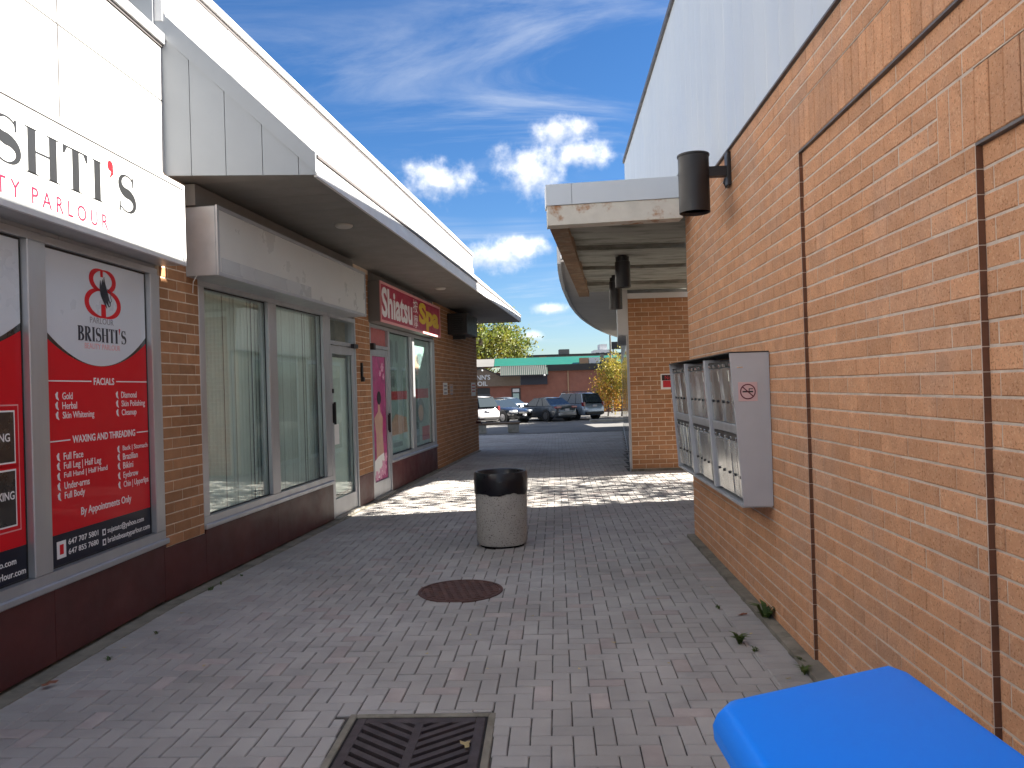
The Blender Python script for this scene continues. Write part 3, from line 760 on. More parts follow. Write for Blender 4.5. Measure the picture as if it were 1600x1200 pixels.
def build_shop1():
    b = thing('shop_building', 'single-storey shop with white panelled upper wall and red posters filling its windows', 'building', B1O, B1R)
    S0 = -5.2
    # solid backing
    MB().box(-6, -.16, S0, 1.985, -.2, 4.68).build('core', 'interior', b)
    # burgundy base panels
    for a, c in ((S0, -3.3), (-3.3, -1.4), (-1.4, .52), (.52, 1.985)):
        part('base_panel', 'burgundy', b, -.15, .0, a + .002, c - .002, .04, .497)
    # windows
    pane = [(S0 + .1, -3.1), (-2.95, -1.45), (-1.30, .345), (.52, 1.83)]
    w = window(b, S0, 1.985, .50, 2.77, pane, gm='glass_plain')
    x = -.05
    def poster(s0, s1, full):
        m = (s0 + s1) / 2; z0 = .62; zt = 2.712
        def A(s, c0, k): return c0 + k * (s - m) ** 2
        n = 24; ss = [s0 + (s1 - s0) * i / n for i in range(n + 1)]
        k1 = .245 / ((s1 - s0) / 2) ** 2; k2 = .20 / ((s1 - s0) / 2) ** 2
        p = flat('window_graphic', 'vinyl_red', b, [(s0, .825)] + [(s1, .825)] + [(s, A(s, 1.944, k2)) for s in reversed(ss)], x)
        flat('navy_band', 'vinyl_navy', p, [(s0, z0), (s1, z0), (s1, .8245), (s0, .8245)], x)
        flat('black_arc', 'vinyl_black', p, [(s, A(s, 1.9445, k2)) for s in ss] + [(s, A(s, 1.9465, k1)) for s in reversed(ss)], x)
        flat('white_field', 'vinyl_white', p, [(s, A(s, 1.947, k1)) for s in ss] + [(s1, zt), (s0, zt)], x)
        return p
    P = poster(.532, 1.818, True)
    xt = x + .0018; kw = dict(ext=.0006)
    # emblem of two mirrored letters with a profile of hair
    em = MB()
    for q in (-1, 1):
        for cz, rr, rx in ((2.575, .075, .125), (2.405, .10, .185)):
            pts = []; ws = []
            for i in range(25):
                a = R(-96 + 192 * i / 24); pts.append((1.235 + q * (.02 + rx * math.cos(a)), cz + rr * math.sin(a))); ws.append(.012 + .040 * max(0, math.cos(a)) ** 1.3)
            ribbon(em, pts, ws, xt, .001)
    ribbon(em, [(1.222, 2.31), (1.222, 2.40)], [.034, .03], xt, .0012); ribbon(em, [(1.250, 2.31), (1.250, 2.40)], [.03, .026], xt, .0011)
    ribbon(em, [(1.222, 2.60), (1.222, 2.655)], [.03, .034], xt, .0012)
    em.build('emblem', 'vinyl_red', P)
    hair = MB()
    for dx, dz, w0 in ((0, 0, .05), (-.028, -.01, .035), (.02, .02, .03)):
        pts = []; ws = []
        for i in range(19):
            t = i / 18; pts.append((1.245 + dx + .05 * math.sin(t * 3.4 - .3) - .075 * math.sin(t * math.pi) + t * .06, 2.585 + dz - .2 * t)); ws.append(.004 + w0 * math.sin(math.pi * t) ** 1.2)
        ribbon(hair, pts, ws, xt + .0012, .001)
    ribbon(hair, [(1.29, 2.52), (1.335, 2.50), (1.33, 2.46), (1.345, 2.44), (1.325, 2.425), (1.325, 2.40), (1.30, 2.39)], .006, xt + .0012, .001)
    hair.build('emblem_hair', 'ink_navy', P)
    T = lambda body, m, *r, **k: text('lettering', body, m, P, *r, xt, **{**kw, **k})
    T('PARLOUR', 'ink_grey', 1.064, 1.362, 2.254, 2.298)
    wm = MB(); ap = serif_word(wm, "BRISHTI'S", .916, 1.527, 2.122, 2.225, xt, 1.15); wm.build('lettering', 'ink_navy', P)
    (pp, ww) = ap[0]; flat('apostrophe', 'red_letter', P, [(pp + .006, 2.235), (pp + .026, 2.235), (pp + .012, 2.19)], xt)
    T('BEAUTY PARLOUR', 'ink_pink', .994, 1.441, 2.068, 2.108)
    T('FACIALS', 'ink_white', 1.089, 1.349, 1.81, 1.862, bold=.02)
    rule = MB()
    for a, c, z in ((.535, 1.06, 1.836), (1.375, 1.815, 1.836), (.535, .80, 1.438), (1.645, 1.815, 1.438)): rule.prism([(a, z - .004), (c, z - .004), (c, z + .004), (a, z + .004)], xt, xt + .001, 0)
    rule.build('rule_lines', 'ink_white', P)
    T('WAXING AND THREADING', 'ink_white', .825, 1.622, 1.413, 1.465, bold=.02)
    rows = [('Gold', .727, .838, 1.732), ('Herbal', .724, .885, 1.667), ('Skin Whitening', .726, 1.084, 1.602), ('Diamond', 1.44, 1.658, 1.732), ('Skin Polishing', 1.44, 1.78, 1.665), ('Cleanup', 1.44, 1.65, 1.598),
            ('Full Face', .724, .941, 1.328), ('Full Leg | Half Leg', .724, 1.153, 1.265), ('Full Hand | Half Hand', .724, 1.23, 1.198), ('Under-arms', .724, 1.006, 1.132), ('Full Body', .724, .95, 1.066),
            ('Back | Stomach', 1.44, 1.80, 1.322), ('Brazilian', 1.44, 1.65, 1.262), ('Bikini', 1.44, 1.581, 1.195), ('Eyebrow', 1.44, 1.651, 1.122), ('Chin | Upperlips', 1.44, 1.80, 1.052)]
    for body, a, c, z in rows:
        desc = any(ch in body for ch in 'gpy'); T(body, 'ink_white', a, c, z - (.032 if desc else .02), z + .028, bold=.008)
        ribbon_b = MB(); ribbon(ribbon_b, [(a - .05, z + .03), (a - .062, z + .012), (a - .058, z - .008), (a - .04, z - .024)], [.008, .026, .02, .004], xt, .001); ribbon_b.build('bullet', 'ink_white', P)
    T('By Appointments Only', 'ink_white', .90, 1.54, .895, .965, bold=.012)
    T('647 707 5801', 'ink_white', .75, 1.094, .737, .776, bold=.012); T('647 855 7680', 'ink_white', .75, 1.094, .672, .710, bold=.012)
    T('sujatatc@yahoo.com', 'ink_white', 1.21, 1.715, .718, .772, bold=.008); T('brishtibeautyparlour.com', 'ink_white', 1.21, 1.80, .645, .698, bold=.008)
    flat('phone_icon', 'ink_white', P, [(.626, .665), (.722, .665), (.722, .778), (.626, .778)], xt); flat('phone_icon_mark', 'vinyl_red', P, [(.655, .69), (.695, .69), (.695, .755), (.655, .755)], xt + .001)
    for z in (.722, .650): flat('contact_icon', 'ink_white', P, [(1.145, z), (1.185, z), (1.185, z + .045), (1.145, z + .045)], xt); flat('contact_icon_mark', 'vinyl_navy', P, [(1.155, z + .01), (1.175, z + .01), (1.175, z + .035), (1.155, z + .035)], xt + .001)
    # second window: two framed picture boxes
    Q = poster(-1.288, .333, False)
    U = lambda body, *r, **k: text('lettering', body, 'ink_white', Q, *r, xt + .004, **{**kw, **k})
    for z0, z1, e in ((1.335, 1.655, 0), (.955, 1.30, 0)):
        flat('picture_rule', 'ink_pink', Q, [(-1.2, z0 - .03), (.292, z0 - .03), (.292, z1 + .035), (-1.2, z1 + .035)], xt)
        flat('picture_ground', 'vinyl_red', Q, [(-1.19, z0 - .022), (.284, z0 - .022), (.284, z1 + .027), (-1.19, z1 + .027)], xt + .0008)
        flat('picture_border', 'ink_white', Q, [(-1.15, z0), (.256, z0), (.256, z1), (-1.15, z1)], xt + .0016)
        flat('picture', 'vinyl_black', Q, [(-1.14, z0 + .01), (.246, z0 + .01), (.246, z1 - .01), (-1.14, z1 - .01)], xt + .0024)
    U('THREADING', -.165, .208, 1.468, 1.518, bold=.014); U('WAXING', -.02, .235, 1.118, 1.168, bold=.014)
    U('sujatatc@yahoo.com', -.26, .235, .715, .768, bold=.008); U('brishtibeautyparlour.com', -.27, .318, .64, .692, bold=.008)
    for (a, c) in pane[:2]: poster(a + .012, c - .012, False)
    # upper wall cladding panels
    for a, c in ((S0, -3.85), (-3.85, -2.33), (-2.33, -.81), (-.81, .705), (.705, 2.19)):
        for z0, z1 in ((2.775, 3.50), (3.50, 4.215), (4.215, 4.675)):
            if z0 < 3 : 
                part('wall_panel', 'aluminium_dull', b, -.15, -.03, a + .004, min(c, 1.985) - .004, z0 + .004, z1 - .004)
            else: part('wall_panel', 'white_panel', b, -.06, 0, a + .007, c - .007, z0 + .007, z1 - .007)
    MB().box(-6, -.02, S0, 2.17, 2.9, 4.66).build('upper_core', 'flashing_dark', b)
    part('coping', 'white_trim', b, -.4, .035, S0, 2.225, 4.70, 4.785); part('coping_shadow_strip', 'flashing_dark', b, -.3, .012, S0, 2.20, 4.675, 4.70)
    # signboard
    sg = thing('shop_sign', "white lightbox sign reading BRISHTI'S BEAUTY PARLOUR above the red posters", 'sign', B1O, B1R)
    MB().bbox(-.03, .185, -3.2, 2.015, 2.80, 3.46, b=.008).build('sign_box', 'aluminium_dull', sg)
    for bx in ((.186, .212, -3.2, 2.02, 3.43, 3.465), (.186, .212, -3.2, 2.02, 2.795, 2.83), (.186, .212, 1.985, 2.02, 2.831, 3.429)): part('sign_frame', 'white_trim', sg, *bx)
    part('sign_face', 'sign_face', sg, .186, .202, -3.19, 1.984, 2.8305, 3.4295)
    lm = MB(); ap = serif_word(lm, "BRISHTI'S", -1.02, 1.268, 3.045, 3.315, .2025, 1.0); lm.build('lettering', 'dark_letter', sg)
    (pp, ww) = ap[0]; cm = MB(); cm.prism(ell(pp + ww * .5, 3.325, .034, .036, 16), .2025, .2045, 0)
    ribbon(cm, [(pp + ww * .5 + .012, 3.315), (pp + ww * .5 + .024, 3.28), (pp + ww * .5 - .012, 3.235)], [.04, .03, .003], .2025, .0022); cm.build('apostrophe', 'red_letter', sg)
    text('lettering', 'B E A U T Y', 'crimson', sg, -.66, .005, 2.868, 2.968, .2025); text('lettering', 'P A R L O U R', 'crimson', sg, .106, .891, 2.868, 2.968, .2025)
    # the small bracket and rough edge of the pier under the sign
    return b
build_shop1()

def build_shop2():
    b = thing('shop_building', 'low brick shop row with deep sloping canopy and white parapet', 'building', B2O, B2R)
    MB().box(-7, -.32, .03, 15.4, -.2, 5.3).build('core', 'interior', b)
    # spandrels
    zc = 3.60
    # brick piers and end wall
    for s0, s1, z0 in ((.03, .645, .465), (5.02, 5.70, .47), (10.19, 15.47, 0.0)):
        n = math.floor((zc - z0) / BC); top = z0 + n * BC
        wl = MB().box(-.31, -.0035, s0, s1, z0, zc).build('wall', 'mortar_brown', b)
        cs = [(x, a, c, d, e) for (x, a, c, d, e) in courses(s0 + .002, s1 - .002, z0, top, 0)]
        lay(wl, cs, 'brick_brown', 1, 300 if s1 < 6 else 0)
    MB().box(-.3, -.008, 15.3, 15.47, -.3, .0).build('footing', 'concrete', b)
    # burgundy panels
    for s0, s1, z1 in ((.0, .66, .46), (.662, 2.2, .497), (2.202, 3.93, .497), (5.02, 5.70, .465), (6.74, 8.5, .497), (8.502, 10.19, .497)):
        part('base_panel', 'burgundy', b, -.2, .001, s0 + .001, s1 - .001, .03, z1)
    part('threshold', 'concrete', b, -.2, .06, 3.93, 5.02, -.02, .035); part('threshold', 'concrete', b, -.2, .06, 5.70, 6.74, -.02, .035)
    # metal spandrels over the glazing
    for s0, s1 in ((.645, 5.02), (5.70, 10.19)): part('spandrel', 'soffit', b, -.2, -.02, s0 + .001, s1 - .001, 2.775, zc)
    # windows and vertical blinds
    w = window(b, .645, 3.93, .50, 2.77, [(.75, 2.10), (2.30, 3.74)])
    s = .66; rnd = random.Random(3)
    slat = MB()
    for i in range(9):
        a = -1 + 2 * i / 8
        slat.v += [(.012 * (1 - a * a), a * .044, 0), (.012 * (1 - a * a), a * .044, 2.16)]
    slat.f = [(2 * i, 2 * i + 2, 2 * i + 3, 2 * i + 1) for i in range(8)]; slat.smooth = True
    me = slat.mesh('blind_slat', 'blind')
    while s < 3.95:
        link('blind_slat', me, w, (-.17 + rnd.gauss(0, .003), s, .56), (0, 0, R(rnd.gauss(7, 4)))); s += .078
    part('blind_rail', 'aluminium_dull', w, -.21, -.12, .66, 3.92, 2.72, 2.765)
    w2 = window(b, 6.74, 10.19, .50, 2.77, [(6.80, 8.20), (8.46, 9.95)])
    x = -.05
    for (a, c) in ((6.812, 8.188), (8.472, 9.938)):
        part('window_poster', 'poster_teal', w2, -.075, -.07, a, c, .63, 2.70)
    xp = -.0695
    fl = lambda n, m, poly: flat(n, m, w2, poly, xp)
    fl('red_band', 'print_red', [(6.86, 1.55), (8.10, 1.55), (8.10, 1.70), (6.86, 1.70)]); fl('red_band', 'print_red', [(8.56, 1.55), (9.80, 1.55), (9.80, 1.74), (8.56, 1.74)])
    fl('printed_figure', 'print_shadow', ell(9.1, 1.3, .33, .24)); fl('printed_figure', 'skin_print', [(6.95, .92), (8.1, .95), (8.0, 1.22), (7.3, 1.3), (7.0, 1.15)]); fl('printed_figure', 'print_shadow', [(8.52, .68), (8.95, .68), (9.0, 1.08), (8.6, 1.1)])
    flat('printed_face', 'skin_print', w2, ell(9.12, 1.26, .2, .16), xp + .002)
    fl('red_block', 'print_red', [(9.2, .70), (9.86, .70), (9.86, .98), (9.2, .98)]); fl('printed_figure', 'print_shadow', ell(7.1, 2.35, .13, .25)); fl('printed_figure', 'print_shadow', ell(7.45, 2.4, .1, .2))
    fl('printed_caption', 'print_shadow', [(7.0, 1.78), (7.25, 1.78), (7.3, 2.1), (7.05, 2.1)]); fl('printed_caption', 'print_shadow', [(7.1, .72), (7.7, .72), (7.7, .80), (7.1, .80)]); fl('printed_figure', 'print_shadow', ell(9.15, 2.32, .3, .12)); fl('printed_figure', 'skin_print', ell(8.9, 2.2, .14, .2))
    # doors
    def door(s0, s1, zt, glassm):
        d = part('door', 'aluminium', b, -.075, -.015, s0, s0 + .085, .04, zt, bev=.004)
        part('stile', 'aluminium', d, -.075, -.015, s1 - .085, s1, .04, zt, bev=.004)
        part('rail', 'aluminium', d, -.074, -.016, s0 + .086, s1 - .086, .04, .27); part('rail', 'aluminium', d, -.074, -.016, s0 + .086, s1 - .086, zt - .11, zt)
        MB().box(-.048, -.042, s0 + .086, s1 - .086, .271, zt - .111).build('pane', glassm, d)
        gk = MB(); gk.box(-.0415, -.036, s0 + .086, s0 + .098, .271, zt - .111); gk.box(-.0415, -.036, s1 - .098, s1 - .086, .271, zt - .111); gk.build('gasket', 'black_plastic', d)
        return d
    def doorframe(s0, s1, zt):
        f = part('door_frame', 'aluminium', b, -.14, .0, s0, s0 + .05, .035, 2.77); part('jamb', 'aluminium', f, -.14, .0, s1 - .05, s1, .035, 2.77)
        part('transom_bar', 'aluminium', f, -.14, -.001, s0 + .051, s1 - .051, zt + .008, zt + .06); part('head', 'aluminium', f, -.14, -.001, s0 + .051, s1 - .051, 2.72, 2.77)
        return f
    f = doorframe(3.931, 5.018, 2.35); MB().box(-.05, -.044, 3.985, 4.965, 2.412, 2.718).build('transom_pane', 'glass_clear', f)
    d = door(3.985, 4.964, 2.35, 'glass_clear')
    part('blind_panel', 'blind', d, -.13, -.12, 4.0, 4.96, .3, 2.2)
    part('handle', 'black_metal', d, .0, .03, 4.02, 4.05, 1.28, 1.58, bev=.006); part('handle_mount', 'black_metal', d, -.015, .0, 4.015, 4.055, 1.30, 1.56); part('lock', 'black_metal', d, -.015, .005, 4.02, 4.05, 1.70, 1.76)
    part('notice', 'paper', d, -.0405, -.039, 4.14, 4.32, 1.0, 1.28); part('door_closer', 'black_metal', f, .001, .05, 4.80, 4.98, 2.34, 2.40)
    f = doorframe(5.70, 6.74, 2.385); part('transom_panel', 'pink_panel', f, -.05, -.044, 5.752, 6.688, 2.447, 2.718)
    d = door(5.754, 6.686, 2.385, 'glass_plain')
    ps = part('door_poster', 'magenta', d, -.0405, -.0385, 5.845, 6.595, .275, 2.27)
    xd = -.0384
    flat('printed_figure', 'skin_print', ps, [(6.0, .62), (6.42, .62), (6.36, 1.05), (6.40, 1.28), (6.26, 1.38), (6.23, 1.55), (6.15, 1.55), (6.14, 1.38), (5.93, 1.28), (6.02, 1.0)], xd)
    flat('printed_hair', 'black_plastic', ps, ell(6.21, 1.60, .11, .11), xd + .001)
    flat('printed_cloth', 'paper', ps, [(5.86, .36), (6.2, .30), (6.45, .5), (6.4, .70), (6.1, .66), (5.9, .60)], xd + .001)
    for cs_, cz, rr in ((6.38, .46, .12), (6.2, .38, .09), (6.5, .62, .07), (6.0, .36, .08), (6.42, 2.1, .07), (6.3, 2.0, .05), (6.48, 1.95, .05)): flat('printed_flower', 'flower', ps, [(cs_ + rr * (1 + .22 * math.cos(6 * a)) * math.cos(a), cz + rr * (1 + .22 * math.cos(6 * a)) * math.sin(a)) for a in [i * math.pi / 18 for i in range(36)]], xd + .002)
    part('handle', 'black_metal', d, .0, .03, 6.60, 6.64, 1.02, 1.34, bev=.006); part('handle_mount', 'black_metal', d, -.015, .0, 6.605, 6.635, 1.05, 1.31); part('door_closer', 'black_metal', f, .001, .06, 5.70, 5.80, 2.36, 2.46)
    # canopy: soffit boards, fascia, sloping roof, gable end
    D = 1.22; e0, e1 = .21, 16.02
    def se(d): return e0 + (.465 - e0) * d / D           # the gable end is slightly skewed
    W = .30; k = 0; s = .21
    x0, x1 = -.02, D - .03
    while s < e1 - .05:
        c = min(s + W, e1)
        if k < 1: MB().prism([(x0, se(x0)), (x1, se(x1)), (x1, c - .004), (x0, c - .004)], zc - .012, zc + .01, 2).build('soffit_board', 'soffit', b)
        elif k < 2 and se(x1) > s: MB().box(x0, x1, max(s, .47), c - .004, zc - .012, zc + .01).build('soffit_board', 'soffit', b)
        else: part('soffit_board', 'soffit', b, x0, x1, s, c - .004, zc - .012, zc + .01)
        s += W; k += 1
    MB().prism([(-.3, e0), (D - .04, .48), (D - .04, e1), (-.3, e1)], zc + .011, zc + .04, 2).build('soffit_deck', 'flashing_dark', b)
    part('fascia', 'white_trim', b, D - .028, D, .465, e1, 3.575, 3.735); part('drip_edge', 'flashing_dark', b, D - .03, D + .014, .46, e1 + .01, 3.738, 3.762)
    part('end_fascia', 'soffit', b, -.3, D - .03, e1 - .02, e1 + .008, 3.575, 3.735)
    rf = MB().add([(D + .005, .47, 3.765), (D + .005, e1, 3.765), (-.02, e1, 4.92), (-.02, e0, 4.92), (D + .005, .47, 3.745), (D + .005, e1, 3.745), (-.02, e1, 4.89), (-.02, e0, 4.89)],
                  [(0, 1, 2, 3), (7, 6, 5, 4), (0, 4, 5, 1), (1, 5, 6, 2), (2, 6, 7, 3), (3, 7, 4, 0)]).build('roof_slope', 'shingle', b)
    for i in range(14):
        t = i / 14; xx = D - (D + .02) * t; zz = 3.765 + 1.155 * t
        MB().prism([(xx + .004, zz + .002), (xx - .085, zz + .078), (xx - .085, zz + .084), (xx + .004, zz + .014)], se(max(xx, 0)) + .01, e1 - .002, 1).build('shingle_course', 'shingle', rf)
    # gable end: vertical panels under a sloping band
    def gab(d0, d1, g=.003):
        def zt(d): return 4.86 - (4.86 - 3.70) * d / D
        return MB().hexa([(d0 + g, se(d0) - .02, zc - .012), (d1 - g, se(d1) - .02, zc - .012), (d1 - g, se(d1), zc - .012), (d0 + g, se(d0), zc - .012), (d0 + g, se(d0) - .02, zt(d0) - .095), (d1 - g, se(d1) - .02, zt(d1) - .095), (d1 - g, se(d1), zt(d1) - .095), (d0 + g, se(d0), zt(d0) - .095)])
    for d0, d1 in ((-.10, .20), (.20, .48), (.48, .78), (.78, 1.075), (1.075, D - .002)): gab(d0, d1).build('gable_panel', 'grey_panel', b)
    zt = lambda d: 4.86 - (4.86 - 3.70) * d / D
    MB().hexa([(-.1, se(-.1) - .032, zt(-.1) - .095), (D, se(D) - .032, zt(D) - .095), (D, se(D), zt(D) - .095), (-.1, se(-.1), zt(-.1) - .095), (-.1, se(-.1) - .032, zt(-.1) + .115), (D, se(D) - .032, zt(D) + .075), (D, se(D), zt(D) + .075), (-.1, se(-.1), zt(-.1) + .115)]).build('gable_flashing', 'grey_panel', b)
    MB().hexa([(-.1, .24, zc + .04), (D - .05, .49, zc + .04), (D - .05, .52, zc + .04), (-.1, .28, zc + .04), (-.1, .24, 4.8), (D - .05, .49, 3.72), (D - .05, .52, 3.72), (-.1, .28, 4.8)]).build('gable_core', 'flashing_dark', b)
    # upper wall and parapet
    MB().box(-6, -.06, .14, 15.2, 3.62, 5.36).build('upper_wall', 'grey_panel', b)
    j = [.19, 1.33, 3.4, 5.4, 7.4, 9.4, 11.4, 13.4, 15.24]
    for a, c in zip(j[:-1], j[1:]): part('parapet_panel', 'white_panel', b, -.055, .0, a + .010, c - .010, 5.06, 5.355)
    part('parapet_flashing', 'white_trim', b, -.055, .03, .185, 15.24, 4.90, 5.0); part('parapet_reveal', 'flashing_dark', b, -.055, -.03, .19, 15.235, 5.0, 5.03); part('parapet_lip', 'white_trim', b, -.055, .014, .185, 15.24, 5.03, 5.053)
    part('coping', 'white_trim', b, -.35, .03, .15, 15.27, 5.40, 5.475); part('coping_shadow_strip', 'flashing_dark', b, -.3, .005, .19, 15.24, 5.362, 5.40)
    part('corner_trim', 'white_trim', b, -.06, .008, .165, .188, 4.9, 5.36)
    for s, d in ((2.45, .76), (8.1, .62)):
        l = MB().lathe([(.0, -.03), (.075, -.03), (.085, -.026), (.10, -.012), (.10, .0)], 24, (d, s, zc - .012)); l.smooth = True; l.build('recessed_light', 'soffit_pale', b)
    return b
build_shop2()

def build_left_signs():
    t = thing('sign_box', 'blank grey-white lightbox sign over the window with vertical blinds', 'sign', B2O, B2R)
    MB().bbox(-.02, .285, .45, 4.615, 2.765, 3.38, b=.006).build('case', 'aluminium_dull', t)
    part('face', 'blank_sign', t, .286, .296, .485, 4.585, 2.80, 3.35)
    for bx in ((.286, .303, .45, 4.615, 3.351, 3.385), (.286, .303, .45, 4.615, 2.765, 2.799), (.286, .303, .45, .484, 2.80, 3.35), (.286, .303, 4.586, 4.615, 2.80, 3.35)): part('frame', 'aluminium_dull', t, *bx)
    part('sticker_patch', 'sign_face', t, .2962, .2966, .52, 2.6, 2.805, 2.93)
    MB().tube([(.10, .449, 2.77), (.06, .46, 2.72), (.03, .50, 2.66), (.01, .53, 2.63)], .004, 6).build('cable', 'paper', t)
    part('mounting_beam', 'soffit', t, -.02, .12, .42, 4.62, 3.386, 3.57)
    MB().prism([(.08, 2.93), (.20, 2.93), (.20, 3.05), (.08, 3.05)], .448, .4495, 1).build('access_cover', 'aluminium_dull', t)
    t = thing('spa_sign', 'red sign reading Shiatsu Spa in white and yellow over the poster windows', 'sign', B2O, B2R)
    MB().bbox(-.02, .185, 5.66, 9.91, 2.79, 3.42, b=.006).build('case', 'soffit', t)
    part('face', 'spa_red', t, .186, .196, 5.69, 9.88, 2.825, 3.385)
    for bx in ((.186, .205, 5.66, 9.91, 3.386, 3.425), (.186, .205, 5.66, 9.91, 2.785, 2.824), (.186, .205, 5.66, 5.689, 2.825, 3.385), (.186, .205, 9.881, 9.91, 2.825, 3.385)): part('frame', 'ink_pink', t, *bx)
    text('lettering', 'Shiatsu', 'ink_white', t, 5.74, 7.62, 2.87, 3.35, .1965, bold=.03)
    text('lettering', '按', 'ink_white', t, 7.70, 8.02, 3.12, 3.36, .1965); text('lettering', '摩', 'ink_white', t, 7.70, 8.02, 2.85, 3.09, .1965)
    text('lettering', 'Spa', 'ink_yellow', t, 8.12, 9.78, 2.84, 3.36, .1965, bold=.045)
    # smaller fixtures on the wall
    t = thing('wall_unit', 'black louvred unit under the canopy at the end of the brick wall', 'wall unit', B2O, B2R)
    part('case', 'black_metal', t, .0, .46, 11.6, 13.0, 2.98, 3.46, bev=.012)
    for k in range(7): part('louvre', 'black_plastic', t, .12, .36, 11.58, 11.599, 3.06 + k * .05, 3.085 + k * .05)
    part('bracket', 'black_metal', t, .0, .30, 12.2, 12.3, 2.90, 2.98)
    t = thing('wall_bulb', 'small pale lamp under the black unit at the brick corner', 'lamp', B2O, B2R)
    l = MB().lathe([(.0, -.10), (.05, -.07), (.06, 0), (.03, .07), (0, .08)], 16, (.22, 14.9, 2.98)); l.smooth = True; l.build('globe', 'bulb', t)
    MB().tube([(0, 14.9, 3.10), (.22, 14.9, 3.12), (.22, 14.9, 3.04)], .018, 8).build('arm', 'black_metal', t)
    t = thing('door_bell_plate', 'slim black fixture on the brick pier between the two doors', 'fixture', B2O, B2R)
    part('plate', 'black_metal', t, .0, .03, 5.20, 5.25, 1.86, 2.14, bev=.004); part('hook', 'black_metal', t, .03, .05, 5.19, 5.26, 1.86, 1.93, bev=.004)
    for s0, s1, z0, z1, m, lab in ((10.92, 11.38, 1.59, 1.86, 'paper', 'white paper notice with grey lines on the brick end wall'), (11.62, 12.02, 1.60, 1.83, 'skin_print', 'brownish notice beside the white paper notice on brick'), (14.46, 15.10, 1.51, 1.87, 'paper', 'white and red notice near the brick corner')):
        t = thing('notice', lab, 'notice', B2O, B2R)
        part('sheet', m, t, .002, .008, s0, s1, z0, z1)
        for k in range(3): part('printed_line', 'print_red' if s0 > 14 else 'ink_grey', t, .0085, .0095, s0 + .08, s1 - .08, z1 - .09 - k * .08, z1 - .05 - k * .08)
    t = thing('hose_valve', 'dark red valve sticking out of the brick corner', 'valve', B2O, B2R)
    MB().tube([(-.02, 15.1, .78), (.12, 15.1, .78), (.16, 15.1, .72)], .035, 10).build('pipe', 'brass_red', t)
    l = MB().lathe([(.0, -.012), (.11, -.012), (.11, .012), (0, .012)], 14); l.build('wheel', 'brass_red', t, (.13, 15.1, .86))
build_left_signs()

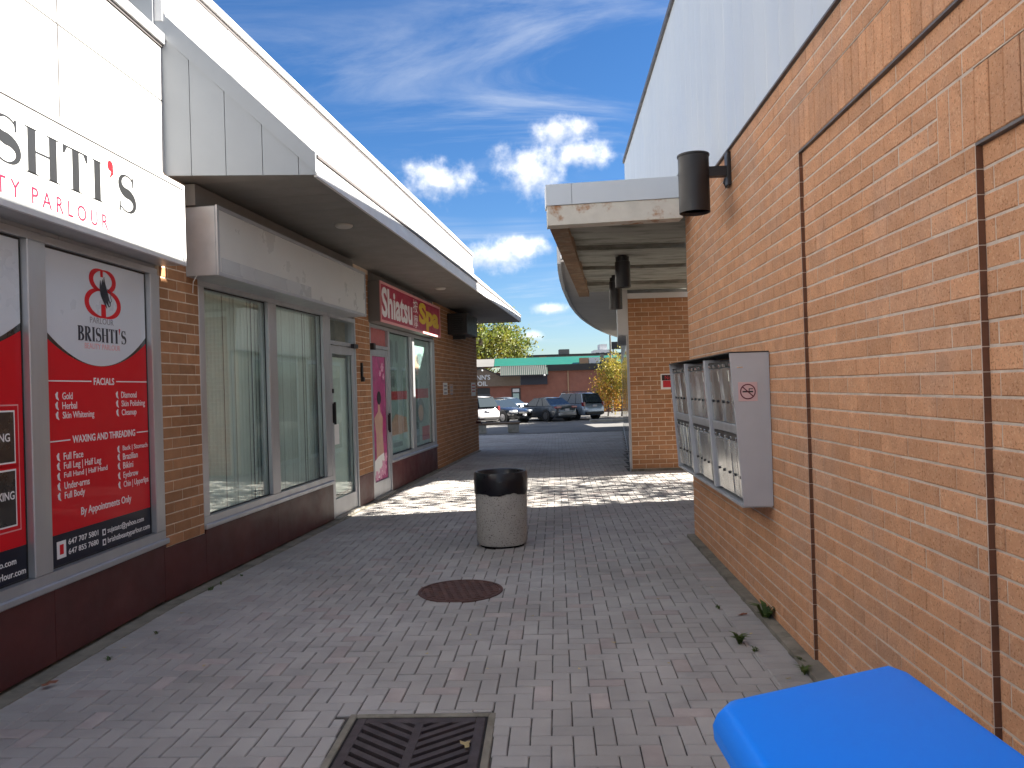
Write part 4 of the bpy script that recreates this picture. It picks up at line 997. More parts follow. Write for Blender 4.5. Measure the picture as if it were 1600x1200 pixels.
# ------------------------------------------------------------------ right wall fixtures
def build_mailboxes():
    t = thing('mailbox_unit', 'grey wall-mounted bank of metal mailboxes in three bays on the orange brick wall', 'mailbox', RO, RR)
    s0, s1 = -3.20, -.34; zb, zt = .83, 1.895; dt, db = .272, .205
    xf = lambda z, r=0: -(db + (dt - db) * (z - zb) / (zt - zb)) + r      # front plane, r = recess
    th = .018
    def plate(s, w, z0=zb, z1=zt, name='side_panel', back=-.004):
        return MB().hexa([(xf(z0), s, z0), (back, s, z0), (back, s + w, z0), (xf(z0), s + w, z0), (xf(z1), s, z1), (back, s, z1), (back, s + w, z1), (xf(z1), s + w, z1)]).build(name, 'mail_case', t)
    end = plate(s0, th); plate(s1 - th, th)
    bw = (s1 - s0) / 3
    for k in (1, 2): plate(s0 + k * bw - .03, .06, zb + .02, zt - .02, 'divider')
    part('top_cap', 'black_metal', t, xf(zt) - .003, -.004, s0 - .003, s1 + .003, zt + .001, zt + .009)
    part('bottom_shelf', 'aluminium_dull', t, xf(zb) - .006, -.004, s0 + th, s1 - th, zb - .012, zb + .006)
    part('back_panel', 'mail_case', t, -.06, -.004, s0 + th, s1 - th, zb + .02, zt - .02)
    ang = math.atan((dt - db) / (zt - zb))
    n = 5; inner = bw - .07; dw = inner / n
    H1 = .405
    door = MB().bbox(-.006, .006, .0025, dw - .0025, 0, H1, b=.002); door.box(-.009, -.006, .012, dw - .012, H1 - .10, H1 - .02); dm = door.mesh('mail_door', 'mail_door')
    lk = MB(); l = 10
    lk.add([(-.016, dw / 2 + .011 * math.cos(2 * math.pi * i / l), H1 * .38 + .011 * math.sin(2 * math.pi * i / l)) for i in range(l)] + [(-.004, dw / 2 + .011 * math.cos(2 * math.pi * i / l), H1 * .38 + .011 * math.sin(2 * math.pi * i / l)) for i in range(l)], [tuple(range(l))] + [(i, (i + 1) % l, l + (i + 1) % l, l + i) for i in range(l)])
    lkm = lk.mesh('lock', 'black_metal')
    kn = MB(); kn.bbox(-.022, -.004, dw / 2 - .016, dw / 2 + .016, H1 + .008, H1 + .03, b=.003); knm = kn.mesh('name_holder', 'steel')
    for k in range(3):
        a = s0 + k * bw + (th if k == 0 else .032)
        for z in (zb + .035, zb + .565):
            x = xf(z, .03)
            for i in range(n):
                d = link('mail_door', dm, t, (x, a + i * dw, z), (0, -ang, random.gauss(0, R(1.6))))
                link('lock', lkm, d); link('name_holder', knm, d)
            MB().box(-.01, .01, 0, inner, H1 + .004, H1 + .05).build('header_rail', 'black_metal', t, (x + .004, a, z), (0, -ang, 0))
        MB().bbox(-.012, .01, 0, inner, 0, .065, b=.003).build('name_strip', 'aluminium', t, (xf(zb + .495, .028), a, zb + .495), (0, -ang, 0))
    # paper hanging out, stickers
    MB().hexa([(-.012, 0, 0), (-.010, 0, 0), (-.010, .10, 0), (-.012, .10, 0), (-.024, .05, .20), (-.022, .05, .20), (-.022, .085, .20), (-.024, .085, .20)]).build('hanging_paper', 'paper', t, (xf(1.42, .04), s0 + .42, 1.41))
    xs, ys = -.155, s0 - .001; zs = 1.625
    st = MB().box(xs - .066, xs + .066, ys - .0012, ys, zs - .066, zs + .066).build('no_smoking_sticker', 'sticker_pink', t)
    ring = MB(); 
    for i in range(32):
        a, c = 2 * math.pi * i / 32, 2 * math.pi * (i + 1) / 32
        ring.prism([(xs + r * math.cos(q), zs + r * math.sin(q)) for r, q in ((.046, a), (.054, a), (.054, c), (.046, c))], ys - .0024, ys - .0013, 1)
    ring.prism([(xs - .038, zs + .030), (xs - .033, zs + .036), (xs + .038, zs - .030), (xs + .033, zs - .036)], ys - .0026, ys - .0013, 1); ring.build('no_smoking_ring', 'maroon_ink', st)
    cg = MB().box(xs - .036, xs + .036, ys - .0022, ys - .0013, zs - .005, zs + .005); cg.box(xs + .006, xs + .012, ys - .0021, ys - .0013, zs + .006, zs + .022); cg.box(xs + .012, xs + .036, ys - .0021, ys - .0013, zs + .016, zs + .022); cg.build('cigarette_mark', 'black_plastic', st)
    sc = MB().box(-.225, -.185, s0 - .001, s0, 1.79, 1.80); sc.build('scratch', 'steel', t)
    st = part('black_sticker', 'black_plastic', t, xf(1.66) - .003, xf(1.66) + .02, s1 - .0005, s1 + .001, 1.6, 1.75)
build_mailboxes()

def build_wall_lamp():
    t = thing('wall_lamp', 'dark brown cylinder lamp on a bracket high on the orange brick wall', 'lamp', RO, RR)
    s, x = -2.20, -.295; r = .125
    l = MB().lathe([(r - .012, 3.12), (r, 3.095), (r, 3.555), (r + .006, 3.557), (r + .006, 3.572), (r * .6, 3.585), (0, 3.587)], 40, (x, s, 0)); l.smooth = True; l.build('cylinder', 'black_metal', t)
    i = MB().lathe([(0, 3.19), (r - .013, 3.185), (r - .013, 3.12)], 32, (x, s, 0)); i.build('inner_reflector', 'pit', t)
    part('arm', 'black_metal', t, x + r - .01, -.03, s - .035, s + .035, 3.385, 3.465)
    part('wall_plate', 'black_metal', t, -.032, .0, s - .055, s + .055, 3.30, 3.58, bev=.006)
    MB().tube([(-.05, s - .03, 3.36), (-.06, s - .04, 3.32), (-.045, s - .03, 3.29), (-.03, s - .03, 3.31)], .008, 6).build('cable_loop', 'black_metal', t)
    for (X, Y, zb, zt, lab) in ((1.62, 11.0, 3.08, 3.57, 'black cylinder lamp hanging from the first planks under the passage canopy'), (1.80, 13.1, 2.98, 3.57, 'black cylinder lamp hanging lower and deeper under the passage canopy')):
        t = thing('ceiling_lamp', lab, 'lamp', (X, Y, 0), 0, 'lamps under the passage canopy')
        l = MB().lathe([(.09, zb + .02), (.108, zb), (.108, zt - .13), (.095, zt - .125), (.095, zt - .06), (.06, zt - .055), (.06, zt + .03)], 32); l.smooth = True; l.build('cylinder', 'black_metal', t)
        MB().lathe([(0, zb + .06), (.1, zb + .055), (.1, zb + .02)], 24).build('inner_reflector', 'pit', t)
build_wall_lamp()

t = thing('notice', 'red and black notice on the brown brick wall behind the mailboxes', 'notice', (2.30, 15.1, 0))
part('board', 'paper', t, .60, .86, -.012, -.003, 1.585, 1.885); part('red_print', 'print_red', t, .64, .83, -.0145, -.0122, 1.62, 1.75); part('black_print', 'black_plastic', t, .62, .84, -.0145, -.0122, 1.755, 1.865)
text('lettering', 'No', 'print_red', t, .68, .80, 1.77, 1.85, -.0146, axis='F')

# ------------------------------------------------------------------ street furniture
def build_can():
    t = thing('litter_bin', 'round exposed-aggregate concrete litter bin with black liner folded over its rim', 'litter bin', (-.155, 8.42, 0), R(-1.5))
    l = MB().lathe([(.0, .022), (.245, .022), (.262, .03), (.272, .06), (.277, .30), (.281, .60), (.276, .655), (.25, .66), (.24, .60), (0, .58)], 48); l.smooth = True; l.build('body', 'aggregate', t)
    l = MB().lathe([(0, -.01), (.235, -.01), (.235, .03), (0, .03)], 40); l.build('base_ring', 'pit', t)
    w = lambda a, j: (.004 * math.sin(7 * a + .3 * j) + .003 * math.sin(19 * a + .5 * j)) if j in (1, 2, 3) else .004 * math.sin(11 * a)
    l = MB().lathe([(.286, .575), (.290, .60), (.292, .70), (.289, .785), (.276, .803), (.255, .800), (.235, .77), (.215, .66), (.18, .60), (0, .585)], 96, wob=w); l.smooth = True
    l.v = [(x, y, z + (.012 * math.sin(5 * math.atan2(y, x) + 1) + .006 * math.sin(17 * math.atan2(y, x)) if z < .59 and math.hypot(x, y) > .27 else 0)) for x, y, z in l.v]
    l.build('liner', 'bin_liner', t)
build_can()

def build_manhole():
    t = thing('manhole_cover', 'round rusty iron manhole cover with a grid of raised bars', 'manhole cover', (MH_C.x, MH_C.y, 0), R(12))
    MB().lathe([(MH_R + .012, -.05), (MH_R + .012, .009), (MH_R - .012, .009), (MH_R - .012, -.03)], 56).build('frame_ring', 'rust_iron', t)
    MB().lathe([(0, .0045), (MH_R - .016, .0045), (MH_R - .016, -.03), (0, -.03)], 56).build('plate', 'rust_iron', t)
    n = 9; p = 2 * (MH_R - .03) / n
    for i in range(n):
        x = -MH_R + .03 + (i + .5) * p; h = math.sqrt(max(0, (MH_R - .03) ** 2 - x * x))
        part('raised_bar', 'rust_iron', t, x - .019, x + .019, -h, h, .002, .0125, bev=.003)
    for i in range(n + 2):
        y = -MH_R + .03 + (i + .5) * 2 * (MH_R - .03) / (n + 2); h = math.sqrt(max(0, (MH_R - .03) ** 2 - y * y))
        part('cross_bar', 'rust_iron', t, -h, h, y - .011, y + .011, .002, .0095, bev=.002)
build_manhole()

def build_grate():
    t = thing('drain_grate', 'square iron drain grate with diagonal chevron slots set in the paving', 'drain grate', (GR_C.x, GR_C.y, 0), R(-2.5))
    h = GR_H; c = Vector((0, 0))
    MB().box(-h, h, -h, h, -.032, -.0305).build('pit_floor', 'pit', t)
    pw = MB(); 
    for bx in ((-h - .02, -h, -h - .02, h + .02), (h, h + .02, -h - .02, h + .02), (-h, h, -h - .02, -h), (-h, h, h, h + .02)): pw.box(*bx, -.0315, -.005)
    pw.build('pit_wall', 'pit', t)
    for bx in ((-h - .05, -h - .012, -h - .05, h + .05), (h + .012, h + .05, -h - .05, h + .05), (-h - .012, h + .012, -h - .05, -h - .012), (-h - .012, h + .012, h + .012, h + .05)): part('kerb_frame', 'concrete_dirty', t, *bx, -.06, .002, bev=.004)
    f = .05
    for bx in ((-h, -h + f, -h, h), (h - f, h, -h, h), (-h + f, h - f, -h, -h + f), (-h + f, h - f, h - f, h), (-.024, .024, -h + f, h - f)): part('rim_bar', 'grate_iron', t, *bx, -.028, -.001, bev=.004)
    # diagonal bars clipped to each half
    def clip(poly, a, b, c_):      # keep a*x+b*y<=c_
        out = []
        for i in range(len(poly)):
            p, q = poly[i], poly[(i + 1) % len(poly)]; dp, dq = a * p[0] + b * p[1] - c_, a * q[0] + b * q[1] - c_
            if dp <= 0: out.append(p)
            if dp * dq < 0: k = dp / (dp - dq); out.append((p[0] + k * (q[0] - p[0]), p[1] + k * (q[1] - p[1])))
        return out
    step = .082; wd = .036
    for sg in (-1, 1):
        for i in range(-8, 18):
            y0 = -h + i * step
            # right half rises to the right, left half mirrors it
            poly = [(sg * 0, y0), (sg * .5, y0 + .5 * .78), (sg * .5, y0 + .5 * .78 + wd * 1.25), (0, y0 + wd * 1.25)]
            for a, b, k in ((sg, 0, h - f + .002), (-sg, 0, -.022), (0, 1, h - f + .002), (0, -1, h - f + .002)):
                poly = clip(poly, a, b, k)
                if len(poly) < 3: break
            if len(poly) >= 3: MB().prism(poly, -.027, -.002, 2).build('slot_bar', 'grate_iron', t)
build_grate()

def build_blue_bin():
    t = thing('blue_bin', 'bright blue plastic bin with a flat lid standing by the orange brick wall', 'bin', (.72, 1.55, 0), 0)
    # plan of the lid: skewed back edge, clipped corners
    pl = [(-.245, -.55), (.262, -.55), (.258, .42), (.236, .466), (-.215, .280), (-.246, .235)]
    cen = (0, -.1)
    def ring(k, z, dx=0):
        out = []
        for x, y in pl:
            u, v = x - cen[0], y - cen[1]; q = math.hypot(u, v); out.append((cen[0] + u * k + dx * (1 if x > 0 else -1), cen[1] + v * k + dx * (1 if v > 0 else -1) * .8, z))
        return out
    R0 = [ring(.90, .868), ring(1, .868, .028), ring(1, .90, .030), ring(1, .928, .021), ring(1, .942, .010), ring(1, .949, .0), ring(1, .951, -.010)]
    n = len(pl); mb = MB(); vs = [v for r in R0 for v in r]
    fs = [(k * n + i, k * n + (i + 1) % n, (k + 1) * n + (i + 1) % n, (k + 1) * n + i) for k in range(len(R0) - 1) for i in range(n)]
    fs += [tuple(range(n))[::-1], tuple(range((len(R0) - 1) * n, len(R0) * n))]
    mb.add(vs, fs); lid = mb.build('lid', 'blue_plastic', t)
    lid.data.shade_smooth(); lid.data.set_sharp_from_angle(angle=R(34))
    mb = MB(); ra = ring(.90, .87); rb = ring(.72, .02); mb.add(ra + rb, [tuple(range(n)), tuple(range(n, 2 * n))[::-1]] + [(i, (i + 1) % n, n + (i + 1) % n, n + i) for i in range(n)]); mb.build('body', 'blue_plastic', t)
    MB().tube([(-.2, -.57, .90), (.2, -.57, .90)], .016, 10).build('handle', 'blue_plastic', t)
    MB().tube([(.276, -.50, .915), (.274, .40, .915)], .011, 8).build('hinge_rod', 'black_plastic', t)
build_blue_bin()

def build_bench():
    t = thing('bench', 'low plank bench on two concrete blocks at the edge of the parking lot', 'bench', (-.55, 33.5, zg(33.5)), R(4))
    part('seat', 'wood', t, -1.15, .82, -.2, .22, .33, .43, bev=.01)
    part('block', 'concrete', t, -1.05, -.62, -.18, .2, -.02, .33, bev=.01); part('block', 'concrete', t, .32, .78, -.18, .2, -.02, .33, bev=.01)
build_bench()

# ------------------------------------------------------------------ cars
def car(name, label, loc, heading, paint, kind):
    """x forward, y left; built from lofted sections"""
    t = thing(name, label, 'car', loc, heading, 'cars in the parking lot')
    suv = kind == 'suv'
    L_, W, Ht = (4.55, 1.80, 1.68) if suv else (4.65, 1.82, 1.45)
    gc = .24 if suv else .18
    if suv: prof = [(-2.27, .62, .55), (-2.22, .86, .9), (-2.12, 1.02, .98), (-1.2, 1.02, 1), (0, 1.0, 1), (.75, .99, 1), (.95, 1.0, .99), (1.7, .93, .97), (2.1, .82, .88), (2.25, .66, .74), (2.28, .5, .68)]
    else: prof = [(-2.32, .60, .62), (-2.28, .84, .80), (-2.15, .98, .93), (-1.65, 1.0, .98), (-.9, .95, 1), (0, .92, 1), (.85, .92, 1), (1.1, .91, .99), (1.8, .80, .96), (2.15, .68, .88), (2.30, .55, .74), (2.33, .42, .66)]
    secs = []
    for x, zt, wf in prof:
        w = W / 2 * wf; zb = gc + (.10 if abs(x) > 2.15 else 0)
        secs.append([(x, -w * .80, zb), (x, -w * .96, zb + .07), (x, -w, zb + .28), (x, -w * .99, zt * .5 + zb * .5 + .10), (x, -w * .93, zt - .05), (x, -w * .80, zt), (x, 0, zt + .025), (x, w * .80, zt), (x, w * .93, zt - .05), (x, w * .99, zt * .5 + zb * .5 + .10), (x, w, zb + .28), (x, w * .96, zb + .07), (x, w * .80, zb)])
    def loft(secs, closed=True):
        mb = MB(); n = len(secs[0]); vs = [p for s in secs for p in s]; fs = []
        for k in range(len(secs) - 1):
            for i in range(n): fs.append((k * n + i, k * n + (i + 1) % n, (k + 1) * n + (i + 1) % n, (k + 1) * n + i))
        fs += [tuple(range(n))[::-1], tuple(range((len(secs) - 1) * n, len(secs) * n))]
        mb.add(vs, fs); mb.smooth = True; return mb
    body = loft(secs).build('body', paint, t)
    # glass house: windows all round, roof and pillars in paint
    if suv: b0, b1, r0, r1, zb, zr = -2.16, .98, -1.86, .22, .98, 1.62
    else: b0, b1, r0, r1, zb, zr = -1.80, 1.05, -1.02, .18, .90, 1.40
    wb, wr = W / 2 * .90, W / 2 * .70
    gh = MB().hexa([(b0, -wb, zb), (b1, -wb, zb), (b1, wb, zb), (b0, wb, zb), (r0, -wr, zr), (r1, -wr, zr), (r1, wr, zr), (r0, wr, zr)])
    gh.build('glasshouse', 'car_glass', t)
    roof = loft([[(r0 - .06, -wr * .8, zr - .01), (r0 - .06, 0, zr + .0), (r0 - .06, wr * .8, zr - .01), (r0 - .06, 0, zr - .03)],
                 [(r0 + .1, -wr - .012, zr - .02), (r0 + .1, 0, zr + .05), (r0 + .1, wr + .012, zr - .02), (r0 + .1, 0, zr - .04)],
                 [((r0 + r1) / 2, -wr - .014, zr - .01), ((r0 + r1) / 2, 0, zr + .07), ((r0 + r1) / 2, wr + .014, zr - .01), ((r0 + r1) / 2, 0, zr - .04)],
                 [(r1 + .02, -wr - .012, zr - .02), (r1 + .02, 0, zr + .03), (r1 + .02, wr + .012, zr - .02), (r1 + .02, 0, zr - .04)]])
    roof.build('roof', paint, t)
    def lerp(a, c, k): return tuple(a[i] + (c[i] - a[i]) * k for i in range(3))
    for sy in (-1, 1):
        def side(xb, xr, k=1): return (xb, sy * (wb - .012), zb - .02), (xr, sy * (wr - .012), zr - .03)
        cols = [(b1 - .02, r1 - .02, .04), ((b0 + b1) / 2 + .12, (r0 + r1) / 2 + .05, .045), (b0 + (.75 if suv else .85), r0 + (.62 if suv else .38), .045), (b0 + .08, r0 + .06, .06)]
        for xb, xr, w in cols:
            a, c = side(xb, xr); MB().tube([a, c], w * .8, 6).build('pillar', paint if xb in (b1 - .02, b0 + .08) else 'black_plastic', t)
        MB().tube([(b0 + .05, sy * (wb + .015), zb + .005), (b1, sy * (wb + .015), zb + .005)], .022, 6).build('belt_trim', 'black_plastic', t)
        part('mirror', paint, t, b1 - .28, b1 - .12, sy * (W / 2 + .03) - .09, sy * (W / 2 + .03) + .09, zb + .01, zb + .15, bev=.03)
        part('door_handle', paint, t, -.35, -.17, sy * W / 2 * .995 - .02, sy * W / 2 * .995 + .02, zb - .14, zb - .11)
        if suv: MB().tube([(r0 + .15, sy * (wr - .05), zr + .06), (r0 + .3, sy * (wr - .05), zr + .11), (r1 - .15, sy * (wr - .05), zr + .11), (r1, sy * (wr - .05), zr + .05)], .022, 6).build('roof_rail', 'black_plastic', t)
        # lamps
        hx = 2.12
        MB().bbox(hx - .28, hx + .12, sy * .62 - .2, sy * .62 + .2, .60, .76, b=.05).build('headlight', 'lamp_clear', t)
        if suv: MB().bbox(-2.25, -2.02, sy * .77 - .09, sy * .77 + .09, .82, 1.08, b=.03).build('tail_light', 'tail_red', t)
        else: MB().bbox(-2.315, -2.06, sy * .60 - .22, sy * .60 + .22, .77, .89, b=.03).build('tail_light', 'tail_red', t)
        for wx in (-1.36, 1.40):
            r = .35 if suv else .33; y = sy * (W / 2 - .10)
            arch = MB().lathe([(0, -.12), (r + .07, -.12), (r + .07, .105), (0, .105)], 24); ao = arch.build('wheel_arch', 'black_plastic', t, (wx, y, r), (R(90), 0, 0))
            wh = MB().lathe([(0, -.11), (r - .04, -.11), (r, -.08), (r, .10), (r - .04, .125), (r * .64, .125), (r * .64, .11), (0, .11)], 28); wh.smooth = True
            wo = wh.build('wheel', 'tyre', t, (wx, y, r), (R(90) if sy < 0 else R(-90), 0, 0))
            rm = MB(); 
            for k in range(5):
                a = 2 * math.pi * k / 5; u, v = Vector((math.cos(a), math.sin(a))), Vector((-math.sin(a), math.cos(a)))
                rm.prism([u * .04 + v * .035, u * r * .63 + v * .05, u * r * .63 - v * .05, u * .04 - v * .035], .112, .135, 2)
            rm.lathe([(.0, .11), (.06, .11), (.06, .14), (0, .145)], 12); rm.lathe([(r * .58, .115), (r * .66, .115), (r * .66, .13), (r * .58, .13)], 24); rm.build('rim', 'rim', wo)
    part('rear_plate', 'plate', t, -2.36 if not suv else -2.32, -2.26, -.16, .16, .62 if not suv else .78, .74 if not suv else .90)
    part('front_plate', 'plate', t, 2.28, 2.37, -.15, .15, .40, .52)
    part('grille', 'black_plastic', t, 2.2, 2.345, -.45, .45, .52, .62, bev=.02); part('rear_bumper', 'black_plastic' if suv else paint, t, -2.37, -2.1, -.72, .72, .30, .48, bev=.04)
    if suv: MB().hexa([(-2.30, -.62, 1.06), (-2.2, -.62, 1.06), (-2.2, .62, 1.06), (-2.30, .62, 1.06), (-2.0, -.5, 1.54), (-1.9, -.5, 1.54), (-1.9, .5, 1.54), (-2.0, .5, 1.54)]).build('rear_window', 'car_glass', t)
    return t
hd = lambda x, y: math.atan2(y, x)
car('parked_car', 'white car whose rear corner shows past the brick wall', (-2.75, 46.0, zg(46)), hd(-.6, .8), 'paint_white', 'suv')
car('parked_car', 'black sedan facing the walkway with bright headlights', (-.85, 48.4, zg(48)), hd(.66, -.75), 'paint_black', 'sedan')
car('parked_car', 'dark grey sedan parked tail-on beside the black sedan', (2.0, 49.0, zg(49)), hd(-.56, .83), 'paint_grey', 'sedan')
car('parked_car', 'silver-blue estate SUV with roof rails and dark rear window', (3.85, 50.2, zg(50)), hd(-.55, .83), 'paint_silver', 'suv')
car('parked_car', 'pale car parked behind the black sedan, only its roof showing', (-.9, 55.5, zg(55)), hd(-.75, .66), 'paint_silver', 'sedan')

# ------------------------------------------------------------------ buildings across the lot
def build_far():
    g = -.45
    b = thing('oil_shop', 'brick oil-change shop with green roof band and ribbed awning across the lot', 'building', (0, 62, 0))
    part('wall', 'far_brick', b, -14, 12.5, 0, 14, g, 2.95)
    part('fascia', 'far_black', b, 2.9, 12.6, -.25, 14, 2.955, 3.46)
    MB().prism([(0.2, 3.47), (4.0, 4.22), (4.0, 3.47)], -1.4, 9.0, 0).build('green_roof', 'green_metal', b)
    MB().prism([(0.2, 3.46), (4.0, 4.20), (4.0, 3.46)], -9, -1.42, 0).build('grey_roof', 'far_grey', b)
    # awning with ribs
    aw = MB().prism([(-1.3, 2.66), (-.02, 3.42), (-.02, 2.66)], -.9, 2.85, 0).build('awning', 'ribbed_roof', b)
    for k in range(24): MB().prism([(-1.33, 2.66), (-1.30, 2.66), (-.02, 3.42), (-.02, 3.46)], -.88 + k * .155, -.83 + k * .155, 0).build('rib', 'far_grey', aw)
    part('awning_edge', 'far_black', aw, -.95, 2.9, -1.36, -1.31, 2.60, 2.69)
    part('sign_band', 'far_beige', b, -4.2, .66, -.30, -.001, 1.86, 2.66); part('dark_panel', 'far_navy', b, .70, 2.83, -.32, -.001, 1.90, 2.655); part('dark_panel_trim', 'far_grey', b, .661, .699, -.31, -.001, 1.88, 2.655)
    MB().prism([(-4.2, 2.66), (-2.4, 3.35), (-.92, 2.66)], -.35, -.01, 1).build('sign_gable', 'far_beige', b)
    for p in ([(-4.2, 2.66), (-2.4, 3.35), (-2.4, 3.43), (-4.3, 2.70)], [(-2.4, 3.35), (-.9, 2.66), (-.8, 2.70), (-2.4, 3.43)]): MB().prism(p, -.42, .0, 1).build('gable_edge', 'far_black', b)
    text('sign_lettering', "MR TINN'S", 'far_white', b, -4.1, -1.72, 2.40, 2.80, -.352, axis='F', bold=.02); text('sign_lettering', 'OIL', 'far_white', b, -2.75, -1.95, 1.92, 2.28, -.302, axis='F', bold=.02)
    part('storefront', 'far_black', b, -4.0, -1.78, -.05, -.001, g, 1.75); part('storefront_window', 'car_glass', b, -3.6, -2.0, -.06, -.051, .4, 1.2)
    d = part('door', 'far_black', b, -.06, .66, -.06, -.001, g, 1.68); part('door_pane', 'poster_teal', d, .06, .54, -.075, -.061, .2, 1.25); part('door_light', 'far_white', d, .04, .56, -.075, -.061, 1.35, 1.62)
    for x in (-2.35, 2.55): l = MB().lathe([(0, -.07), (.07, -.05), (.08, .02), (.03, .06), (0, .06)], 12, (x, -1.45 if x > 0 else -.45, 2.62 if x > 0 else 3.15)); l.smooth = True; l.build('flood_lamp', 'far_white', b)
    part('downpipe', 'far_brown', b, 4.45, 4.55, -.08, -.001, g, 2.95)
    for x in (3.9, 4.9): part('wall_vent', 'far_white', b, x, x + .35, -.12, -.001, .9, 1.15)
    for x0, x1, z1, m in ((5.5, 6.2, 3.95, 'far_brown'), (6.25, 7.1, 3.95, 'far_white'), (7.2, 7.45, 4.2, 'far_grey'), (7.5, 8.4, 3.9, 'far_grey')): part('roof_unit', m, b, x0, x1, .3, .9, 3.47, z1)
    b2 = thing('far_building', 'long flat-roofed grey building rising behind the green roof', 'building', (0, 92, 0))
    part('wall', 'far_grey', b2, .6, 40, 0, 12, g, 5.35); part('roof_edge', 'far_black', b2, .5, 40, -.15, 12, 5.351, 5.52)
    part('roof_unit', 'far_grey', b2, 5.8, 7.0, 1, 3, 5.521, 6.15); part('roof_unit', 'far_brown', b2, 3.3, 4.2, -.12, -.001, 4.6, 5.3)
    for x in (4.9, 5.9, 2.3): part('pilaster', 'far_white' if x != 4.9 else 'far_black', b2, x, x + .18, -.1, -.001, 4.3, 5.2)
    b3 = thing('tower_block', 'pale apartment block far away on the skyline', 'building', (22.5, 190, 0))
    part('wall', 'far_white', b3, -2.0, 2.2, 0, 8, -.4, 10.4); part('roof_house', 'far_white', b3, -.6, 1.2, 1, 6, 10.41, 11.8)
    for i in range(3):
        for j in range(3): part('window', 'car_glass', b3, -1.7 + i * 1.3, -.9 + i * 1.3, -.06, -.001, 5.6 + j * 1.6, 6.5 + j * 1.6)
    b4 = thing('billboard', 'small dark roof sign on posts above the yellow shrub', 'sign', (9.9, 72, 0))
    part('panel', 'far_black', b4, -.55, .55, -.05, .05, 5.0, 5.7)
    for x in (-.4, .4): part('post', 'far_grey', b4, x - .05, x + .05, -.05, .05, -.4, 5.0)
    p = thing('lamp_post', 'thin grey lamp post rising behind the yellow shrub', 'lamp post', (7.45, 58, -.4))
    MB().tube([(0, 0, 0), (0, 0, 4), (0, 0, 9.5)], [.09, .075, .055], 10).build('pole', 'far_grey', p); MB().tube([(0, 0, 9.4), (.5, 0, 9.7), (1.2, 0, 9.75)], [.05, .04, .04], 8).build('arm', 'far_grey', p); part('lamp_head', 'far_grey', p, 1.0, 1.6, -.12, .12, 9.68, 9.80, bev=.02)
    k = tag(part('kerb', 'concrete', None, 4.4, 12, 44.2, 44.6, -.5, -.25, bev=.02), kind='structure')
build_far()

# ------------------------------------------------------------------ vegetation
def branchy(t, h, spread, seed, nl, leaf, lm, bark='bark', trunk=.2, crown0=.3, sq=1.0, clumps=60, bare=False, limbs=9):
    rn = random.Random(seed); tr = MB(); tips = []
    top = Vector((rn.uniform(-.1, .1) * h, rn.uniform(-.1, .1) * h, h * .8))
    path = [Vector((0, 0, -.1)), Vector((.02 * h, 0, h * .2)), Vector((-.01 * h, .02 * h, h * .45)), top]
    tr.tube(path, [trunk, trunk * .75, trunk * .5, trunk * .12], 8)
    def limb(p, d, l, r, lev):
        pts = [p]; q = p.copy(); dd = d.copy()
        for k in range(4):
            dd = (dd + Vector((rn.gauss(0, .22), rn.gauss(0, .22), rn.gauss(.06, .18)))).normalized(); q = q + dd * l / 4; pts.append(q.copy())
        tr.tube(pts, [r, r * .75, r * .55, r * .38, r * .2], 6 if lev < 2 else 4)
        tips.append((pts[-1], lev)); tips.append((pts[2], lev))
        if lev < (3 if bare else 2):
            for _ in range(3): limb(pts[rn.choice((2, 3, 4))], (dd + Vector((rn.gauss(0, .8), rn.gauss(0, .8), rn.gauss(.1, .5)))).normalized(), l * .62, r * .5, lev + 1)
    for k in range(limbs):
        f = crown0 + (1 - crown0) * k / limbs; p = Vector((0, 0, 0)).lerp(top, f) if f > .6 else Vector((.01 * h, 0, h * .8 * f))
        a = k * 2.4 + rn.uniform(-.3, .3); limb(p, Vector((math.cos(a), math.sin(a), .55)).normalized(), spread * (1.05 - .45 * f), trunk * .38, 0)
    tr.smooth = True; tr.build('trunk', bark, t)
    if nl:
        cr = MB(); ts = [p for p, l in tips]
        for i in range(nl):
            c = rn.choice(ts); s = spread * .16
            p = c + Vector((rn.gauss(0, s), rn.gauss(0, s), rn.gauss(0, s * sq)))
            u = Vector((rn.gauss(0, 1), rn.gauss(0, 1), rn.gauss(0, 1))).normalized(); w = u.orthogonal().normalized(); l = leaf * rn.uniform(.6, 1.4)
            v = u.cross(w)
            cr.add([p - w * l, p + v * l * .55 - w * l * .1, p + w * l, p - v * l * .55 - w * l * .1], [(0, 1, 2, 3)])
        me = bpy.data.meshes.new('crown'); me.from_pydata(cr.v, [], cr.f); me.materials.append(M[lm]); link('crown', me, t)
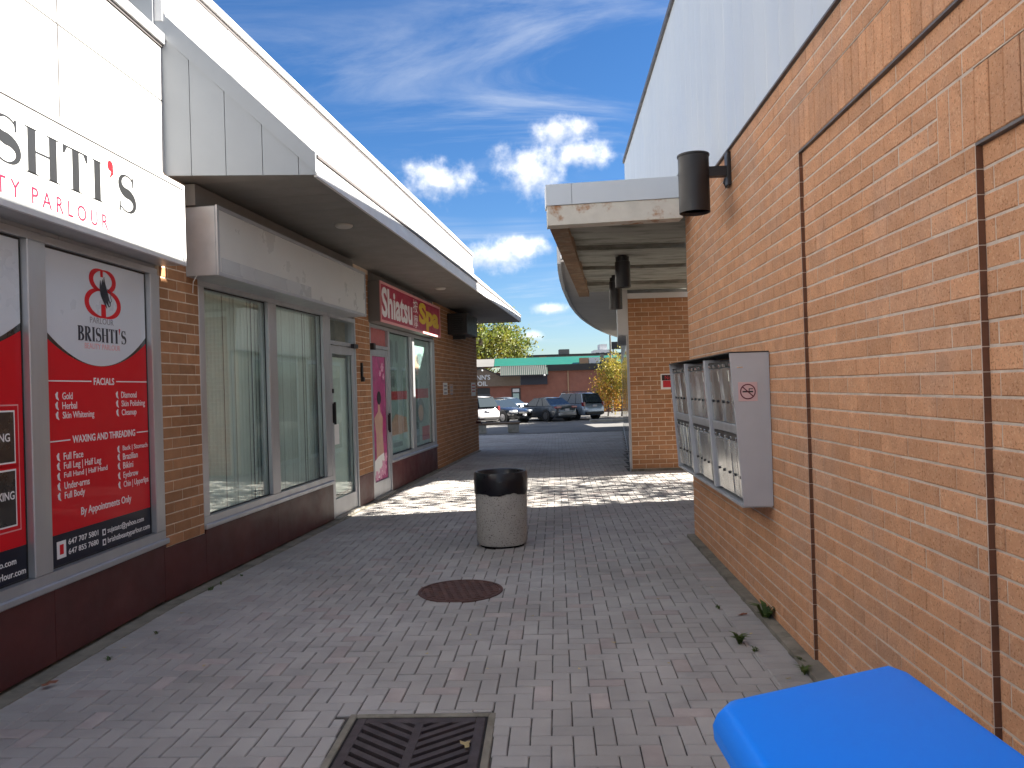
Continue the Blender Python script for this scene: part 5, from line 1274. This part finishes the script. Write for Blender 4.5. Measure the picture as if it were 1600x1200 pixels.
def build_trees():
    t = thing('tree', 'green and yellow autumn tree rising behind the oil shop roof', 'tree', (-2.6, 78, -.4)); branchy(t, 9.3, 4.2, 5, 12000, .15, 'leaf_green', trunk=.22, crown0=.42, sq=.7)
    t = thing('tree', 'darker bushy tree low behind the shop corner', 'tree', (-6.2, 84, -.4)); branchy(t, 6.0, 3.0, 9, 5000, .18, 'leaf_green', trunk=.2, crown0=.3)
    t = thing('shrub', 'tall yellow and orange autumn shrub at the end of the brick building', 'shrub', (7.3, 52, -.4)); branchy(t, 3.9, 1.5, 12, 5200, .07, 'leaf_yellow', trunk=.06, crown0=.06, limbs=16, sq=1.4)
    t = thing('shrub', 'orange-tinged shrub leaning out beside the silver SUV', 'shrub', (6.5, 53.0, -.4)); branchy(t, 2.9, 1.0, 15, 2600, .07, 'leaf_orange', trunk=.05, crown0=.06, limbs=14, sq=1.3)
    for q, (X, Y, lab) in enumerate(((11.0, 45.6, 'unseen leafy tree added beyond the brick building to shade the nearer parked cars'), (11.2, 49.2, 'unseen leafy tree added by the lot edge to shade the silver SUV'))):
        t = thing('tree', lab, 'tree', (X, Y, -.4), 0, 'unseen shade trees added along the lot edge'); branchy(t, 7.2, 2.3, 31 + q, 6500, .17, 'leaf_green', trunk=.15, crown0=.25)  # out-of-view trees added to keep the parked cars in shade
    t = thing('tree', 'unseen sparse yellowing tree added behind the passage to dapple the sunlight', 'tree', (8.2, 13.6, 0)); branchy(t, 6.5, 2.6, 21, 3600, .08, 'leaf_yellow', trunk=.11, crown0=.3, bare=True)  # out-of-view tree added to break up the sun strip on the paving
build_trees()

def build_weeds():
    rn = random.Random(4)
    for (x, y, h, n) in ((1.42, 5.02, .075, 18), (1.74, 5.47, .12, 20), (1.63, 4.47, .055, 18), (1.68, 4.62, .045, 12), (1.475, 4.86, .03, 12), (1.49, 5.8, .028, 12), (-2.68, 5.05, .03, 14), (-2.62, 5.6, .025, 12), (-2.70, 6.8, .035, 16), (-2.68, 7.0, .03, 14), (-2.60, 7.3, .025, 12)):
        w = MB()
        for k in range(n):
            a = rn.uniform(0, 6.28); l = h * rn.uniform(.6, 1.3); d = Vector((math.cos(a), math.sin(a), 0)); s = Vector((-d.y, d.x, 0)) * h * .15
            b = Vector((rn.gauss(0, .006), rn.gauss(0, .008), 0)); p1 = b + d * l * .35 + Vector((0, 0, l * .7)); p2 = b + d * l * .95 + Vector((0, 0, l * .75))
            w.add([b - s * .4, b + s * .4, p1 + s, p1 - s, p2], [(0, 1, 2, 3), (3, 2, 4)])
        me = bpy.data.meshes.new('weed'); me.from_pydata(w.v, [], w.f); me.materials.append(M['weed'])
        o = link('weed', me, None, (x, y, .002))
        own = {1.74: 'largest leafy weed growing against the foot of the orange brick wall', 1.42: 'spiky green weed in a paver joint, a step out from the brick wall', 1.63: 'green weed at the wall foot next to the blue bin'}.get(x)
        if x > 0: tag(o, own or 'tiny green weed sprouting between the pavers by the orange brick wall', 'weed', 'weeds by the orange brick wall')
        else: tag(o, 'low mossy tuft growing along the foot of the burgundy panels', 'weed', 'tufts by the burgundy panels')
    def leaf(x, y, s, m, lab, grp=None, z=.004):
        mb = MB(); n = 10; vs = [(0, 0, .012 * s / .05)]
        for i in range(n):
            a = 2 * math.pi * i / n; r = s * (.75 + .35 * math.cos(3 * a + rn.random())) * (1 if abs(math.sin(a)) < .8 else .8)
            vs.append((r * math.cos(a), r * .7 * math.sin(a), rn.uniform(0, .3) * s))
        mb.add(vs, [(0, 1 + i, 1 + (i + 1) % n) for i in range(n)])
        o = mb.build('fallen_leaf', m, None, (x, y, z), (0, 0, rn.uniform(0, 6))); tag(o, lab, 'leaf', grp)
    leaf(-.27, 3.70, .045, 'leaf_dry', 'yellow-green leaf lying on the drain grate')
    leaf(-2.80, 4.60, .06, 'leaf_brown', 'crumpled brown leaf against the burgundy base panel', z=.02)
    leaf(1.62, 5.62, .05, 'leaf_brown', 'dark red leaf litter beside the weeds at the brick wall')
    for x, y in ((.86, 5.97), (.35, 4.65), (.9, 4.7), (1.45, 7.6), (1.1, 6.1), (-.34, 5.35), (.2, 8.05), (-.6, 5.0), (-1.2, 5.6), (-1.6, 7.2), (.55, 6.9), (-.2, 4.7), (.1, 5.75), (-2.0, 4.9), (1.0, 7.9), (-1.1, 9.0), (1.55, 5.2), (1.6, 6.4), (1.66, 7.0), (-2.55, 8.0), (-2.4, 9.4), (-2.65, 6.1), (-2.7, 5.3), (1.52, 4.4), (.62, 5.1), (-1.7, 5.1), (-.9, 7.4)):
        leaf(x, y, rn.uniform(.012, .024), 'leaf_dry', 'small dry leaf scrap lying on the grey pavers', 'leaf scraps on the pavers')
build_weeds()
